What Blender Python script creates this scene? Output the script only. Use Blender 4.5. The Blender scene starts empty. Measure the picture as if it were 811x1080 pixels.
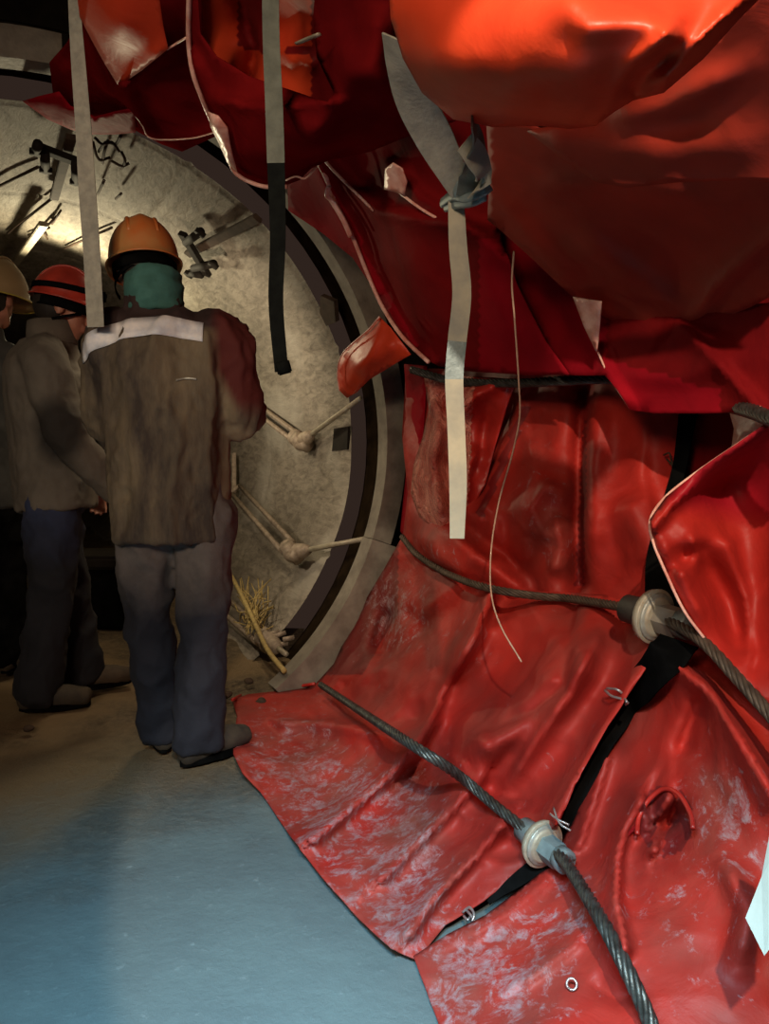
import bpy, bmesh, math, random
import numpy as np
from mathutils import Vector, noise, Matrix, Quaternion
from mathutils.geometry import delaunay_2d_cdt
random.seed(7)
S = bpy.context.scene
COL = S.collection
# ------------------------------------------------------------------ camera model
F = 780.0; CX, CY = 405.5, 540.0; CAMZ = 1.05
PITCH = math.atan(68/780)
YAW = math.radians(28)
CAM = Vector((0, 0, CAMZ))
FW = Vector((0, math.cos(PITCH), -math.sin(PITCH))); UP = Vector((0, math.sin(PITCH), math.cos(PITCH)))
AX = Vector((-math.sin(YAW), math.cos(YAW), 0)); RP = Vector((math.cos(YAW), math.sin(YAW), 0))
def ray(px, py): return FW + Vector(((px-CX)/F, 0, 0)) + UP*((CY-py)/F)
def cyl(px, py, rho):
    d = ray(px, py); return CAM + d*(rho/math.hypot(d.dot(RP), d.z))
def dep(px, py, Y):
    d = ray(px, py); return CAM + d*(Y/d.y)
def alng(px, py, w):
    d = ray(px, py); return CAM + d*(w/d.dot(AX))
def flr(px, py, z=0.0):
    d = ray(px, py); return CAM + d*((z-CAMZ)/d.z)
def rho_of(p): q = p-CAM; return math.hypot(q.dot(RP), q.z)
UC, VC = .274, .03
def tun(w, r, a):  # point on the tunnel: along, radius, angle (0 = right, 90 = up)
    return CAM + AX*w + RP*(UC + r*math.cos(a)) + Vector((0, 0, VC + r*math.sin(a)))
# ------------------------------------------------------------------ helpers
def V(*a): return Vector(a)
def tag(o, label=None, cat=None, group=None, kind=None):
    if label: o['label'] = label
    if cat: o['category'] = cat
    if group: o['group'] = group
    if kind: o['kind'] = kind
    return o
def empty(name, loc):
    o = bpy.data.objects.new(name, None); COL.objects.link(o); o.location = loc
    o.empty_display_size = .05
    return o
WL = {}
def obj(name, bm, mat, parent=None, smooth=True):
    """link a bmesh given in world coordinates; origin moved to its centre"""
    if isinstance(bm, bmesh.types.BMesh):
        me = bpy.data.meshes.new(name); bm.to_mesh(me); bm.free()
    else: me = bm
    n = len(me.vertices); co = np.empty(n*3, dtype=np.float32); me.vertices.foreach_get('co', co); co = co.reshape(-1, 3)
    c = (co.min(0)+co.max(0))/2
    if parent is None: c[2] = co[:, 2].min()
    co -= c; me.vertices.foreach_set('co', co.ravel()); me.update()
    o = bpy.data.objects.new(name, me); COL.objects.link(o)
    c = Vector([float(x) for x in c])
    WL[o.name] = c
    if parent is not None:
        o.parent = parent; o.location = c - WL.get(parent.name, parent.location)
    else: o.location = c
    if mat:
        for m in (mat if isinstance(mat, (list, tuple)) else [mat]): me.materials.append(m)
    if smooth: me.polygons.foreach_set('use_smooth', [True]*len(me.polygons))
    return o
def catmull(pts, n=6):
    pts = [Vector(p) for p in pts]
    if len(pts) < 3: 
        return [pts[0].lerp(pts[-1], i/n) for i in range(n+1)]
    P = [pts[0]*2-pts[1]] + pts + [pts[-1]*2-pts[-2]]; out = []
    for i in range(1, len(P)-2):
        a, b, c, d = P[i-1:i+3]
        for k in range(n):
            t = k/n
            out.append(.5*((2*b)+(c-a)*t+(2*a-5*b+4*c-d)*t*t+(3*b-a-3*c+d)*t**3))
    out.append(pts[-1]); return out
def frames(pts, ref=None):
    T = []
    for i in range(len(pts)):
        a = pts[max(0, i-1)]; b = pts[min(len(pts)-1, i+1)]
        t = (b-a); T.append(t.normalized() if t.length > 1e-9 else V(0, 0, 1))
    x = ref.copy() if ref is not None else (V(0, 0, 1).cross(T[0]) if abs(T[0].z) < .9 else V(1, 0, 0))
    out = []
    for t in T:
        x = (x - t*x.dot(t))
        if x.length < 1e-6: x = t.orthogonal()
        x.normalize(); out.append((t, x.copy(), t.cross(x)))
    return out
def tube(bm, pts, rad, seg=10, ref=None, cap=True, mi=0):
    """rad: number, or list of numbers / (a,b)"""
    pts = [Vector(p) for p in pts]
    if not isinstance(rad, (list, tuple)): rad = [rad]*len(pts)
    fr = frames(pts, ref); rings = []
    for p, r, (t, x, y) in zip(pts, rad, fr):
        a, b = r if isinstance(r, (list, tuple)) else (r, r)
        rings.append([bm.verts.new(p + x*a*math.cos(2*math.pi*k/seg) + y*b*math.sin(2*math.pi*k/seg)) for k in range(seg)])
    for A, B in zip(rings, rings[1:]):
        for k in range(seg):
            f = bm.faces.new((A[k], A[(k+1) % seg], B[(k+1) % seg], B[k])); f.material_index = mi
    if cap:
        f = bm.faces.new(rings[0][::-1]); f.material_index = mi; f = bm.faces.new(rings[-1]); f.material_index = mi
def fat(bm, pts, rad, seg=16, ref=None, n=5):
    """smooth tapered limb with rounded ends; rad list of (a,b)"""
    rad = [r if isinstance(r, (list, tuple)) else (r, r) for r in rad]
    P = catmull(pts, n); R = [tuple(v)[:2] for v in catmull([V(r[0], r[1], 0) for r in rad], n)]
    fr = frames(P, ref)
    head = []; hr = []
    for k in (0.0, .35, .65, .87):
        s = math.sqrt(max(0.0, 1-(1-k)**2)); s = max(s, .12)
        head.append(P[0]-fr[0][0]*min(R[0])*(1-k)*.6); hr.append((R[0][0]*s, R[0][1]*s))
    tail = []; tr = []
    for k in (.87, .65, .35, 0.0):
        s = math.sqrt(max(0.0, 1-(1-k)**2)); s = max(s, .12)
        tail.append(P[-1]+fr[-1][0]*min(R[-1])*(1-k)*.6); tr.append((R[-1][0]*s, R[-1][1]*s))
    tube(bm, head+P+tail, hr+R+tr, seg, ref)
def box(bm, c, sx, sy, sz, X=V(1,0,0), Y=V(0,1,0), Z=V(0,0,1), bev=0.0):
    c = Vector(c); vs = []
    for dz in (-1, 1):
        for dy in (-1, 1):
            for dx in (-1, 1): vs.append(bm.verts.new(c+X*(sx*dx/2)+Y*(sy*dy/2)+Z*(sz*dz/2)))
    fs = []
    for q in ((0,2,3,1),(4,5,7,6),(0,1,5,4),(2,6,7,3),(0,4,6,2),(1,3,7,5)): fs.append(bm.faces.new([vs[i] for i in q]))
    if bev:
        es = list({e for f in fs for e in f.edges})
        bmesh.ops.bevel(bm, geom=es, offset=bev, segments=2, affect='EDGES')
def bar(bm, a, b, w, h, up=V(0, 0, 1), bev=0.0):
    a = Vector(a); b = Vector(b); x = (b-a); L = x.length; x.normalize()
    z = up - x*up.dot(x); z.normalize(); y = z.cross(x)
    box(bm, (a+b)/2, L, w, h, x, y, z, bev)
def ball(bm, c, r, sc=(1,1,1), seg=16, M=None):
    m = Matrix.Translation(c) @ (M or Matrix.Identity(4)) @ Matrix.Diagonal((r*sc[0], r*sc[1], r*sc[2], 1))
    bmesh.ops.create_uvsphere(bm, u_segments=seg, v_segments=max(6, seg//2+2), radius=1, matrix=m)
def bake(bm, voxel, smooth=4, disp=None):
    me = bpy.data.meshes.new('tmp'); bm.to_mesh(me); bm.free()
    o = bpy.data.objects.new('tmp', me); COL.objects.link(o)
    m = o.modifiers.new('r', 'REMESH'); m.mode = 'VOXEL'; m.voxel_size = voxel
    if smooth:
        s = o.modifiers.new('s', 'SMOOTH'); s.factor = .5; s.iterations = smooth
    dg = bpy.context.evaluated_depsgraph_get(); dg.update()
    out = bpy.data.meshes.new_from_object(o.evaluated_get(dg)); bpy.data.objects.remove(o); bpy.data.meshes.remove(me)
    if disp:
        vn = [v.normal.copy() for v in out.vertices]
        for v, nn in zip(out.vertices, vn): v.co = v.co + nn*disp(v.co, nn)
    return out
# ------------------------------------------------------------------ materials
def nodes(name):
    m = bpy.data.materials.new(name); m.use_nodes = True; nt = m.node_tree
    return m, nt, nt.nodes['Principled BSDF']
def N(nt, t, **k):
    n = nt.nodes.new(t)
    for a, b in k.items(): setattr(n, a, b)
    return n
def ramp(nt, src, p0, p1, c0=(0,0,0,1), c1=(1,1,1,1)):
    r = N(nt, 'ShaderNodeValToRGB'); r.color_ramp.elements[0].position = p0; r.color_ramp.elements[1].position = p1
    r.color_ramp.elements[0].color = c0; r.color_ramp.elements[1].color = c1
    nt.links.new(src, r.inputs[0]); return r.outputs[0]
def mixc(nt, f, a, b):
    m = N(nt, 'ShaderNodeMix', data_type='RGBA')
    for s, v in ((m.inputs[0], f), (m.inputs[6], a), (m.inputs[7], b)):
        if isinstance(v, (tuple, list, float, int)): s.default_value = (*v, 1) if isinstance(v, (tuple, list)) and len(v) == 3 else v
        else: nt.links.new(v, s)
    return m.outputs[2]
def math_(nt, op, a, b=0.5):
    m = N(nt, 'ShaderNodeMath', operation=op)
    for s, v in ((m.inputs[0], a), (m.inputs[1], b)):
        if isinstance(v, (float, int)): s.default_value = v
        else: nt.links.new(v, s)
    return m.outputs[0]
def nz(nt, scale, detail=4, rough=.55, vec=None, dist=0):
    n = N(nt, 'ShaderNodeTexNoise'); n.inputs['Scale'].default_value = scale; n.inputs['Detail'].default_value = detail
    n.inputs['Roughness'].default_value = rough; n.inputs['Distortion'].default_value = dist
    if vec is None: vec = N(nt, 'ShaderNodeTexCoord').outputs['Object']
    nt.links.new(vec, n.inputs['Vector']); return n.outputs['Fac']
def bump(nt, bs, h, strength=.3, dist=.01):
    b = N(nt, 'ShaderNodeBump'); b.inputs['Strength'].default_value = strength; b.inputs['Distance'].default_value = dist
    nt.links.new(h, b.inputs['Height']); nt.links.new(b.outputs[0], bs.inputs['Normal'])
def simple(name, c1, c2=None, rough=.6, metal=0, scale=12, bs=.3, bd=.004, spec=.5, lo=.35, hi=.65):
    m, nt, b = nodes(name); c2 = c2 or tuple(x*.6 for x in c1)
    f = nz(nt, scale, 6, .6); nt.links.new(mixc(nt, ramp(nt, f, lo, hi), c1, c2), b.inputs['Base Color'])
    b.inputs['Roughness'].default_value = rough; b.inputs['Metallic'].default_value = metal
    b.inputs['Specular IOR Level'].default_value = spec
    if bs: bump(nt, b, nz(nt, scale*4, 5, .6), bs, bd)
    return m
RED = {}
def redmat(name, base, dark, rough=.36, bd=.006, spec=.5, two=None):
    RED[name] = (base, dark, rough, bd, spec)
    m, nt, b = nodes(name)
    at = N(nt, 'ShaderNodeAttribute'); at.attribute_name = 'dirt'
    f1 = nz(nt, 3.2, 6, .6); c = mixc(nt, ramp(nt, f1, .36, .66), base, dark)
    if two:
        a2 = N(nt, 'ShaderNodeAttribute'); a2.attribute_name = 'blend'
        c = mixc(nt, ramp(nt, a2.outputs['Fac'], .3, .7), c, mixc(nt, ramp(nt, f1, .38, .68), two[0], two[1]))
    f2 = nz(nt, 22, 9, .78, dist=.5)
    # chalky dried slurry smears where the dirt attribute is high
    th = math_(nt, 'ADD', f2, math_(nt, 'MULTIPLY', at.outputs['Fac'], .24))
    mask = ramp(nt, th, .70, .80)
    f3 = nz(nt, 60, 4, .7)
    mask2 = math_(nt, 'MULTIPLY', mask, ramp(nt, f3, .28, .62))
    c = mixc(nt, math_(nt, 'MULTIPLY', mask2, .75), c, (.40, .33, .36))
    film = math_(nt, 'MULTIPLY', at.outputs['Fac'], ramp(nt, nz(nt, 7, 5, .6), .3, .75))
    c = mixc(nt, math_(nt, 'MULTIPLY', film, .60), c, (.20, .10, .075))
    nt.links.new(c, b.inputs['Base Color'])
    rr = math_(nt, 'ADD', math_(nt, 'MULTIPLY', mask2, .4), rough); rr = math_(nt, 'ADD', rr, math_(nt, 'MULTIPLY', f2, .12))
    nt.links.new(rr, b.inputs['Roughness'])
    b.inputs['Specular IOR Level'].default_value = spec
    h = math_(nt, 'ADD', math_(nt, 'MULTIPLY', nz(nt, 9, 5, .55, dist=.8), 1.0), math_(nt, 'MULTIPLY', f3, .06))
    bump(nt, b, h, .45, bd*2)
    return m
M = {}
M['red'] = redmat('red_membrane', (.46, .024, .016), (.25, .013, .010), .38)
M['red_orange'] = redmat('lit_red_membrane', (.66, .065, .020), (.52, .040, .014), .40, .003, .35)  # lit copy of the membrane red: warm light put into the colour
M['red_dark'] = redmat('shaded_red_membrane', (.20, .008, .009), (.12, .005, .007), .62, .005, .0)  # shaded copy of the membrane red: shade put into the colour
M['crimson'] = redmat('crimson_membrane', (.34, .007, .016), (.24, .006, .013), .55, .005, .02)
M['red_brown'] = redmat('brown_red_membrane', (.40, .036, .018), (.26, .024, .013), .46, .003, .3)
M['hem'] = simple('pink_hem_highlight', (.90, .58, .48), (.66, .26, .20), .35, scale=22)  # pale hems and corners; their edge highlights are put into the colour
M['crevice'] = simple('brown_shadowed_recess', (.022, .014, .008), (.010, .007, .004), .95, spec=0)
M['plastic'] = simple('clear_film', (.90, .36, .27), (.50, .06, .045), .12, scale=7, bs=1.0, bd=.05)
def concrete():
    m, nt, b = nodes('tunnel_lining_concrete')
    geo = N(nt, 'ShaderNodeNewGeometry'); 
    mp = N(nt, 'ShaderNodeMapping', vector_type='POINT'); mp.inputs['Rotation'].default_value = (0, 0, -YAW); mp.inputs['Location'].default_value = (0, 0, 0)
    nt.links.new(geo.outputs['Position'], mp.inputs['Vector'])
    st = N(nt, 'ShaderNodeMapping'); st.inputs['Scale'].default_value = (1, .35, 1); nt.links.new(mp.outputs[0], st.inputs['Vector'])
    f = nz(nt, 3, 8, .65, st.outputs[0]); f2 = nz(nt, 26, 8, .7, st.outputs[0], .5)
    c = mixc(nt, ramp(nt, f, .35, .7), (.36, .315, .25), (.22, .19, .15))
    c = mixc(nt, ramp(nt, f2, .40, .72), c, (.10, .083, .062))
    c = mixc(nt, ramp(nt, nz(nt, 1.3, 3, .5, mp.outputs[0]), .55, .70), c, (.40, .37, .31))
    nt.links.new(c, b.inputs['Base Color']); b.inputs['Roughness'].default_value = .75
    sx = N(nt, 'ShaderNodeSeparateXYZ'); nt.links.new(mp.outputs[0], sx.inputs[0])
    h = math_(nt, 'ADD', f2, math_(nt, 'MULTIPLY', f, .8))
    bump(nt, b, h, .6, .02); return m
M['concrete'] = concrete()
def floormat():
    m, nt, b = nodes('muddy_floor'); geo = N(nt, 'ShaderNodeNewGeometry')
    P = geo.outputs['Position']
    f = nz(nt, 2.2, 8, .65, P); f2 = nz(nt, 30, 8, .75, P)
    # distance along the tunnel: rough dirt far away, smooth grey slab near
    mp = N(nt, 'ShaderNodeMapping'); mp.inputs['Rotation'].default_value = (0, 0, -YAW); nt.links.new(P, mp.inputs['Vector'])
    sx = N(nt, 'ShaderNodeSeparateXYZ'); nt.links.new(mp.outputs[0], sx.inputs[0])
    yy = math_(nt, 'ADD', sx.outputs['Y'], math_(nt, 'MULTIPLY', f, .9))
    far = ramp(nt, math_(nt, 'MULTIPLY', yy, .25), .58, .74)
    near = mixc(nt, ramp(nt, f, .35, .7), (.15, .19, .19), (.11, .135, .14))
    near = mixc(nt, ramp(nt, f2, .60, .72), near, (.24, .28, .28))
    dirt = mixc(nt, ramp(nt, f2, .38, .62), (.060, .043, .026), (.20, .145, .085))
    dirt = mixc(nt, ramp(nt, nz(nt, 1.1, 3, .5, P), .48, .58), dirt, (.24, .165, .085))
    nt.links.new(mixc(nt, far, near, dirt), b.inputs['Base Color'])
    nt.links.new(math_(nt, 'ADD', math_(nt, 'MULTIPLY', f, .5), .32), b.inputs['Roughness'])
    bump(nt, b, math_(nt, 'ADD', math_(nt, 'MULTIPLY', f2, math_(nt, 'ADD', far, .22)), f), .7, .02); return m
M['floor'] = floormat()
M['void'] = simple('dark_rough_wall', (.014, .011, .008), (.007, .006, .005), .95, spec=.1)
M['ring'] = simple('grey_steel_ring', (.27, .24, .19), (.15, .125, .10), .6, .2, scale=9, bs=.5)
M['ring_d'] = simple('dark_steel', (.05, .042, .035), (.03, .025, .02), .6, .3)
M['strap'] = simple('grey_webbing', (.40, .39, .32), (.26, .26, .22), .75, scale=30)
M['strap_dirty'] = simple('pale_webbing', (.48, .45, .33), (.26, .27, .24), .75, scale=8)
M['strap_dark'] = simple('dark_webbing', (.008, .010, .009), (.004, .005, .005), .85, spec=.1, scale=30)
M['strap_grn'] = simple('grey_green_webbing', (.17, .19, .155), (.10, .115, .095), .75, scale=20)
M['cable'] = simple('steel_wire_rope', (.13, .14, .13), (.05, .045, .04), .45, .75, scale=40)
M['cable_rust'] = simple('rusty_wire_rope', (.12, .085, .06), (.05, .035, .025), .6, .5, scale=30)
M['steel'] = simple('galvanised_steel', (.42, .43, .38), (.24, .23, .19), .45, .35, scale=22)
M['steel_pale'] = simple('pale_zinc_steel', (.46, .42, .32), (.30, .25, .18), .5, .25, scale=22)
M['steel_blue'] = simple('dull_blue_grey_steel', (.24, .31, .32), (.14, .19, .20), .5, .3, scale=22)
M['steel_dirty'] = simple('mud_stained_steel', (.40, .32, .24), (.22, .17, .125), .6, .2, scale=30)
M['rust'] = simple('brown_rusty_steel', (.085, .055, .038), (.04, .026, .018), .8, 0, spec=.2)
M['iron'] = simple('black_iron', (.022, .017, .013), (.012, .009, .007), .8, 0, spec=.2)
M['rope'] = simple('yellow_fibre_rope', (.52, .39, .14), (.32, .23, .09), .8, scale=40)
M['string'] = simple('pale_cord', (.55, .36, .25), (.42, .25, .17), .7, scale=40)
M['paper'] = simple('pale_plastic_card', (.62, .72, .68), (.50, .60, .56), .5, scale=8, bs=.1)
M['wire'] = simple('bright_tie_wire', (.55, .52, .5), (.35, .3, .3), .35, .7, scale=60)
M['wood'] = simple('pale_timber', (.52, .42, .30), (.36, .28, .19), .7, scale=6)
M['black'] = simple('black_stuff', (.007, .007, .007), (.003, .003, .003), .95, spec=0)
M['skin'] = simple('skin', (.46, .20, .13), (.36, .15, .10), .55, scale=14, bs=.15)
def jacketA():
    m, nt, b = nodes('muddy_work_jacket'); P = N(nt, 'ShaderNodeTexCoord').outputs['Object']
    st = N(nt, 'ShaderNodeMapping'); st.inputs['Scale'].default_value = (2.2, 2.2, .55); nt.links.new(P, st.inputs['Vector'])
    sx = N(nt, 'ShaderNodeSeparateXYZ'); nt.links.new(P, sx.inputs[0])
    c = mixc(nt, ramp(nt, nz(nt, 3, 6, .65, st.outputs[0]), .36, .66), (.045, .034, .028), (.22, .175, .11))
    # clean dark yoke above the stripe
    z = math_(nt, 'ADD', sx.outputs['Z'], math_(nt, 'MULTIPLY', nz(nt, 6, 3, .5), .06))
    c = mixc(nt, ramp(nt, z, .285, .315), c, (.030, .015, .014))
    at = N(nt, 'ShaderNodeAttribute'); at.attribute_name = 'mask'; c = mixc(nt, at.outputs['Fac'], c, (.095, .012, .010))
    nt.links.new(c, b.inputs['Base Color']); b.inputs['Roughness'].default_value = .85
    bump(nt, b, nz(nt, 45, 5, .6), .35, .006); return m
M['jacketA'] = jacketA()
M['sleeve_red'] = simple('dark_maroon_sleeve_cloth', (.085, .020, .016), (.05, .014, .012), .85, scale=8)
def denim(name, top, low, z0, z1):
    m, nt, b = nodes(name); P = N(nt, 'ShaderNodeTexCoord').outputs['Object']
    sx = N(nt, 'ShaderNodeSeparateXYZ'); nt.links.new(P, sx.inputs[0])
    z = math_(nt, 'ADD', sx.outputs['Z'], math_(nt, 'MULTIPLY', nz(nt, 5, 4, .6), .25))
    t2 = mixc(nt, ramp(nt, nz(nt, 9, 6, .7), .4, .75), top, tuple(x*.55 for x in top)); c = mixc(nt, ramp(nt, z, z0, z1), low, t2)  # darker towards the ankles
    nt.links.new(c, b.inputs['Base Color']); b.inputs['Roughness'].default_value = .88
    bump(nt, b, nz(nt, 40, 5, .6), .4, .006); return m
M['jeansA'] = denim('grey_jeans', (.135, .120, .115), (.012, .014, .024), .08, .26)
M['jeansB'] = denim('dark_navy_jeans', (.030, .042, .095), (.008, .009, .014), .16, .40)
def jacketB():
    m, nt, b = nodes('grey_brown_jacket_cloth'); at = N(nt, 'ShaderNodeAttribute'); at.attribute_name = 'mask'
    c = mixc(nt, ramp(nt, nz(nt, 7, 6, .6), .35, .65), (.145, .125, .10), (.10, .085, .068))
    nt.links.new(mixc(nt, at.outputs['Fac'], c, (.022, .018, .015)), b.inputs['Base Color']); b.inputs['Roughness'].default_value = .88
    bump(nt, b, nz(nt, 35, 5, .6), .35, .006); return m
M['jacketB'] = jacketB()
M['patch'] = simple('dark_elbow_cloth', (.03, .025, .022), (.02, .017, .015), .85)
M['jacketC'] = simple('charcoal_coat_cloth', (.04, .038, .036), (.025, .024, .022), .9)
M['boot'] = simple('dark_muddy_boot_leather', (.030, .024, .019), (.06, .045, .028), .8, scale=15)
M['boot_brown'] = simple('brown_muddy_boot_leather', (.075, .052, .032), (.045, .032, .02), .8, scale=15)
M['helA'] = simple('dusty_orange_shell', (.46, .27, .10), (.55, .15, .035), .42, scale=6, bs=.1)
M['helB'] = simple('scratched_red_shell', (.50, .05, .03), (.28, .03, .02), .35, scale=9, bs=.1)
M['helC'] = simple('tan_shell', (.40, .29, .15), (.30, .21, .10), .5, scale=5, bs=.1)
M['helCrim'] = simple('yellow_rim_plastic', (.55, .48, .08), (.45, .38, .06), .5, scale=5, bs=.1)
M['teal'] = simple('teal_fleece', (.055, .17, .15), (.035, .12, .105), .9, scale=20)
M['stripe'] = simple('silver_reflective_tape', (.95, .93, .92), (.62, .66, .74), .5, 0, scale=18, bs=.2)
M['hair'] = simple('dark_hair', (.02, .014, .01), None, .7, scale=40)
M['eye'] = simple('dark_eye', (.02, .015, .012), None, .3)
# ------------------------------------------------------------------ the red membrane sheets
def tps(ctrl):
    P = np.array([(c[0]/400, c[1]/400) for c in ctrl]); z = np.array([c[2] for c in ctrl]); n = len(P)
    d = np.linalg.norm(P[:, None]-P[None], axis=2); K = np.where(d > 0, d*d*np.log(d+1e-12), 0) + np.eye(n)*1e-4
    A = np.zeros((n+3, n+3)); A[:n, :n] = K; A[:n, n] = 1; A[:n, n+1:] = P; A[n, :n] = 1; A[n+1:, :n] = P.T
    w = np.linalg.solve(A, np.concatenate([z, np.zeros(3)]))
    def f(x, y):
        q = np.stack([np.asarray(x, float)/400, np.asarray(y, float)/400], -1).reshape(-1, 2)
        d = np.linalg.norm(q[:, None]-P[None], axis=2)
        return np.where(d > 0, d*d*np.log(d+1e-12), 0)@w[:n] + w[n] + q@w[n+1:]
    return f
def fr_(px, py): return rho_of(flr(px, py, .012))
WALL = tps([(x, y, fr_(x, y)) for x, y in ((246, 790), (275, 835), (340, 925), (410, 1000), (470, 1090))] +
    [(248, 740, 1.52), (330, 722, 1.60), (420, 575, 1.63), (428, 400, 1.63), (420, 770, 1.50), (500, 850, 1.48), (575, 893, 1.47),
     (690, 1085, 1.30), (830, 1095, 1.38), (600, 700, 1.58), (640, 900, 1.47), (811, 800, 1.46), (811, 600, 1.55), (700, 600, 1.60), (560, 500, 1.63),
     (811, 430, 1.6), (640, 400, 1.63), (500, 690, 1.58), (560, 1090, 1.20), (700, 800, 1.5), (370, 820, 1.47)])
def W(px, py): return float(WALL(px, py)[0])
def segdist(px, py, A, B):
    ax, ay = A; bx, by = B; dx, dy = bx-ax, by-ay; L2 = dx*dx+dy*dy
    t = np.clip(((px-ax)*dx+(py-ay)*dy)/L2, 0, 1); qx = px-ax-t*dx; qy = py-ay-t*dy
    return np.hypot(qx, qy), t, np.sign(dx*(py-ay)-dy*(px-ax))
def sheet(name, outline, ctrl=(), creases=(), mat='red', step=6, rel=True, nz_amp=.012, seed=0, dirt=(), base_dirt=0.0, parent=None,
          thick=.003, gain=1.0, smooth_out=False, mats=None, floorclamp=False):
    """outline/ctrl: (px,py,offset towards the axis) relative to the wall if rel, else (px,py,radius)"""
    cv = lambda c: (c[0], c[1], (W(c[0], c[1]) - c[2]) if rel else c[2])
    O = [cv(c) for c in outline]; C = [cv(c) for c in ctrl]
    Od = []
    n = len(O)
    if smooth_out:
        OO = O + O[:3]; cc = catmull([Vector(o) for o in ([O[-1]]+O+O[:2])], 5)
        Od0 = [tuple(p) for p in cc[5:5+5*n]]
    else: Od0 = O
    n = len(Od0)
    for i in range(n):
        a, b = Od0[i], Od0[(i+1) % n]; L = math.hypot(a[0]-b[0], a[1]-b[1]); k = max(1, int(L/step))
        for j in range(k):
            t = j/k; Od.append(tuple(a[q]+(b[q]-a[q])*t for q in range(3)))
    rnd = random.Random(seed)
    f = tps(Od[::max(1, len(Od)//70)] + C)
    crp = []
    for cr in ():
        for a, b in zip(cr[0], cr[0][1:]):
            L = math.hypot(a[0]-b[0], a[1]-b[1]); k = max(1, int(L/step))
            for j in range(k+1): crp.append((a[0]+(b[0]-a[0])*j/k, a[1]+(b[1]-a[1])*j/k))
    xs = [o[0] for o in Od]; ys = [o[1] for o in Od]
    pts = [Vector((o[0], o[1])) for o in Od]; nb = len(pts)
    poly = np.array([(o[0], o[1]) for o in Od])
    def inside(X, Y):
        c = np.zeros(len(X), bool); j = nb-1
        for i in range(nb):
            xi, yi = poly[i]; xj, yj = poly[j]
            if yi != yj: c ^= ((yi > Y) != (yj > Y)) & (X < (xj-xi)*(Y-yi)/(yj-yi)+xi)
            j = i
        return c
    gx = []; gy = []
    y = min(ys)+step*.5; r = 0
    while y < max(ys):
        x = min(xs)+step*(.5+.5*(r % 2))
        while x < max(xs):
            gx.append(x+rnd.uniform(-.12, .12)*step); gy.append(y+rnd.uniform(-.12, .12)*step); x += step
        y += step*.87; r += 1
    cand = [(x, y) for x, y in zip(gx, gy)]
    CA = np.array(cand) if cand else np.zeros((0, 2))
    keep = inside(CA[:, 0], CA[:, 1]) if len(CA) else []
    CA = CA[keep]
    bd = np.min(np.hypot(CA[:, 0][:, None]-poly[:, 0][None], CA[:, 1][:, None]-poly[:, 1][None]), 1); CA = CA[bd > step*.55]
    if crp:
        cp = np.array(crp); ins = inside(cp[:, 0], cp[:, 1]); cp = cp[ins]
        if len(cp):
            bd = np.min(np.hypot(cp[:, 0][:, None]-poly[:, 0][None], cp[:, 1][:, None]-poly[:, 1][None]), 1); cp = cp[bd > step*.55]
        if len(cp):
            bd = np.min(np.hypot(CA[:, 0][:, None]-cp[:, 0][None], CA[:, 1][:, None]-cp[:, 1][None]), 1); CA = CA[bd > step*.5]
            CA = np.concatenate([CA, cp])
    allp = pts + [Vector((float(a), float(b))) for a, b in CA]
    res = delaunay_2d_cdt(allp, [(i, (i+1) % nb) for i in range(nb)], [], 1, 1e-4)
    vv, ff = res[0], res[2]
    X = np.array([v.x for v in vv]); Y = np.array([v.y for v in vv]); rho = f(X, Y)
    for cr in creases:
        line, amp, w = cr[:3]; kind = cr[3] if len(cr) > 3 else 'r'
        best = np.full(len(X), 1e9); bt = np.zeros(len(X)); bs = np.zeros(len(X)); tot = len(line)-1
        for i, (a, b) in enumerate(zip(line, line[1:])):
            d, t, s = segdist(X, Y, a, b); m_ = d < best; best[m_] = d[m_]; bt[m_] = ((i+t)/tot)[m_]; bs[m_] = s[m_]
        tap = np.clip(np.minimum(bt, 1-bt)*4+.25, 0, 1) if kind != 'R' and kind != 'S' else 1.0
        be = np.sqrt(best**2+3.6**2)-3.6
        if kind in 'rR': g = np.exp(-be/w)
        elif kind == 'g': g = np.exp(-(best/w)**2)
        elif kind in 'sS': g = np.where(bs > 0, np.exp(-be/w), np.exp(-(be/(w*.30))))      # steep on one side, gentle on the other
        elif kind == 't': g = np.where(bs < 0, np.exp(-be/w), np.exp(-(be/(w*.30))))
        rho = rho - amp*g*tap*gain
    bm = bmesh.new(); dl = bm.verts.layers.float.new('dirt'); bl = bm.verts.layers.float.new('blend'); vs = []
    P3 = []
    for x, y, rr in zip(X, Y, rho):
        p = cyl(x, y, rr); q = Vector((p.x*3.1+seed, p.y*3.1, p.z*3.1))
        nval = noise.noise(q)*.9 + (.5-abs(noise.noise(q*2.1+V(7, 1, 3))))*.8 + (.5-abs(noise.noise(q*5.3)))*.22
        p = cyl(x, y, rr - nz_amp*nval)
        if floorclamp and p.z < .01: p = flr(x, y, .01)
        P3.append(p); vs.append(bm.verts.new(p))
    for v, x, y in zip(vs, X, Y):
        v[bl] = float(mats(x, y)) if mats else 0.0
        v[dl] = min(1.0, base_dirt + sum(s*math.exp(-((x-a)**2+(y-b)**2)/(r*r)) for a, b, r, s in dirt))
    for fc in ff:
        if len(fc) == 3:
            a, b, c = (P3[i] for i in fc); nrm = (b-a).cross(c-a)
            ids = fc if nrm.dot(CAM-a) > 0 else fc[::-1]
            try: fcc = bm.faces.new([vs[i] for i in ids])
            except ValueError: continue
            if mats:
                cx = sum(X[i] for i in fc)/3; cy = sum(Y[i] for i in fc)/3
                fcc.material_index = int(mats(cx, cy) >= .5)
    bm.verts.ensure_lookup_table()
    loose = [v for v in bm.verts if not v.link_faces]
    bmesh.ops.delete(bm, geom=loose, context='VERTS')
    mm = mat if isinstance(mat, list) else [mat]
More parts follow.
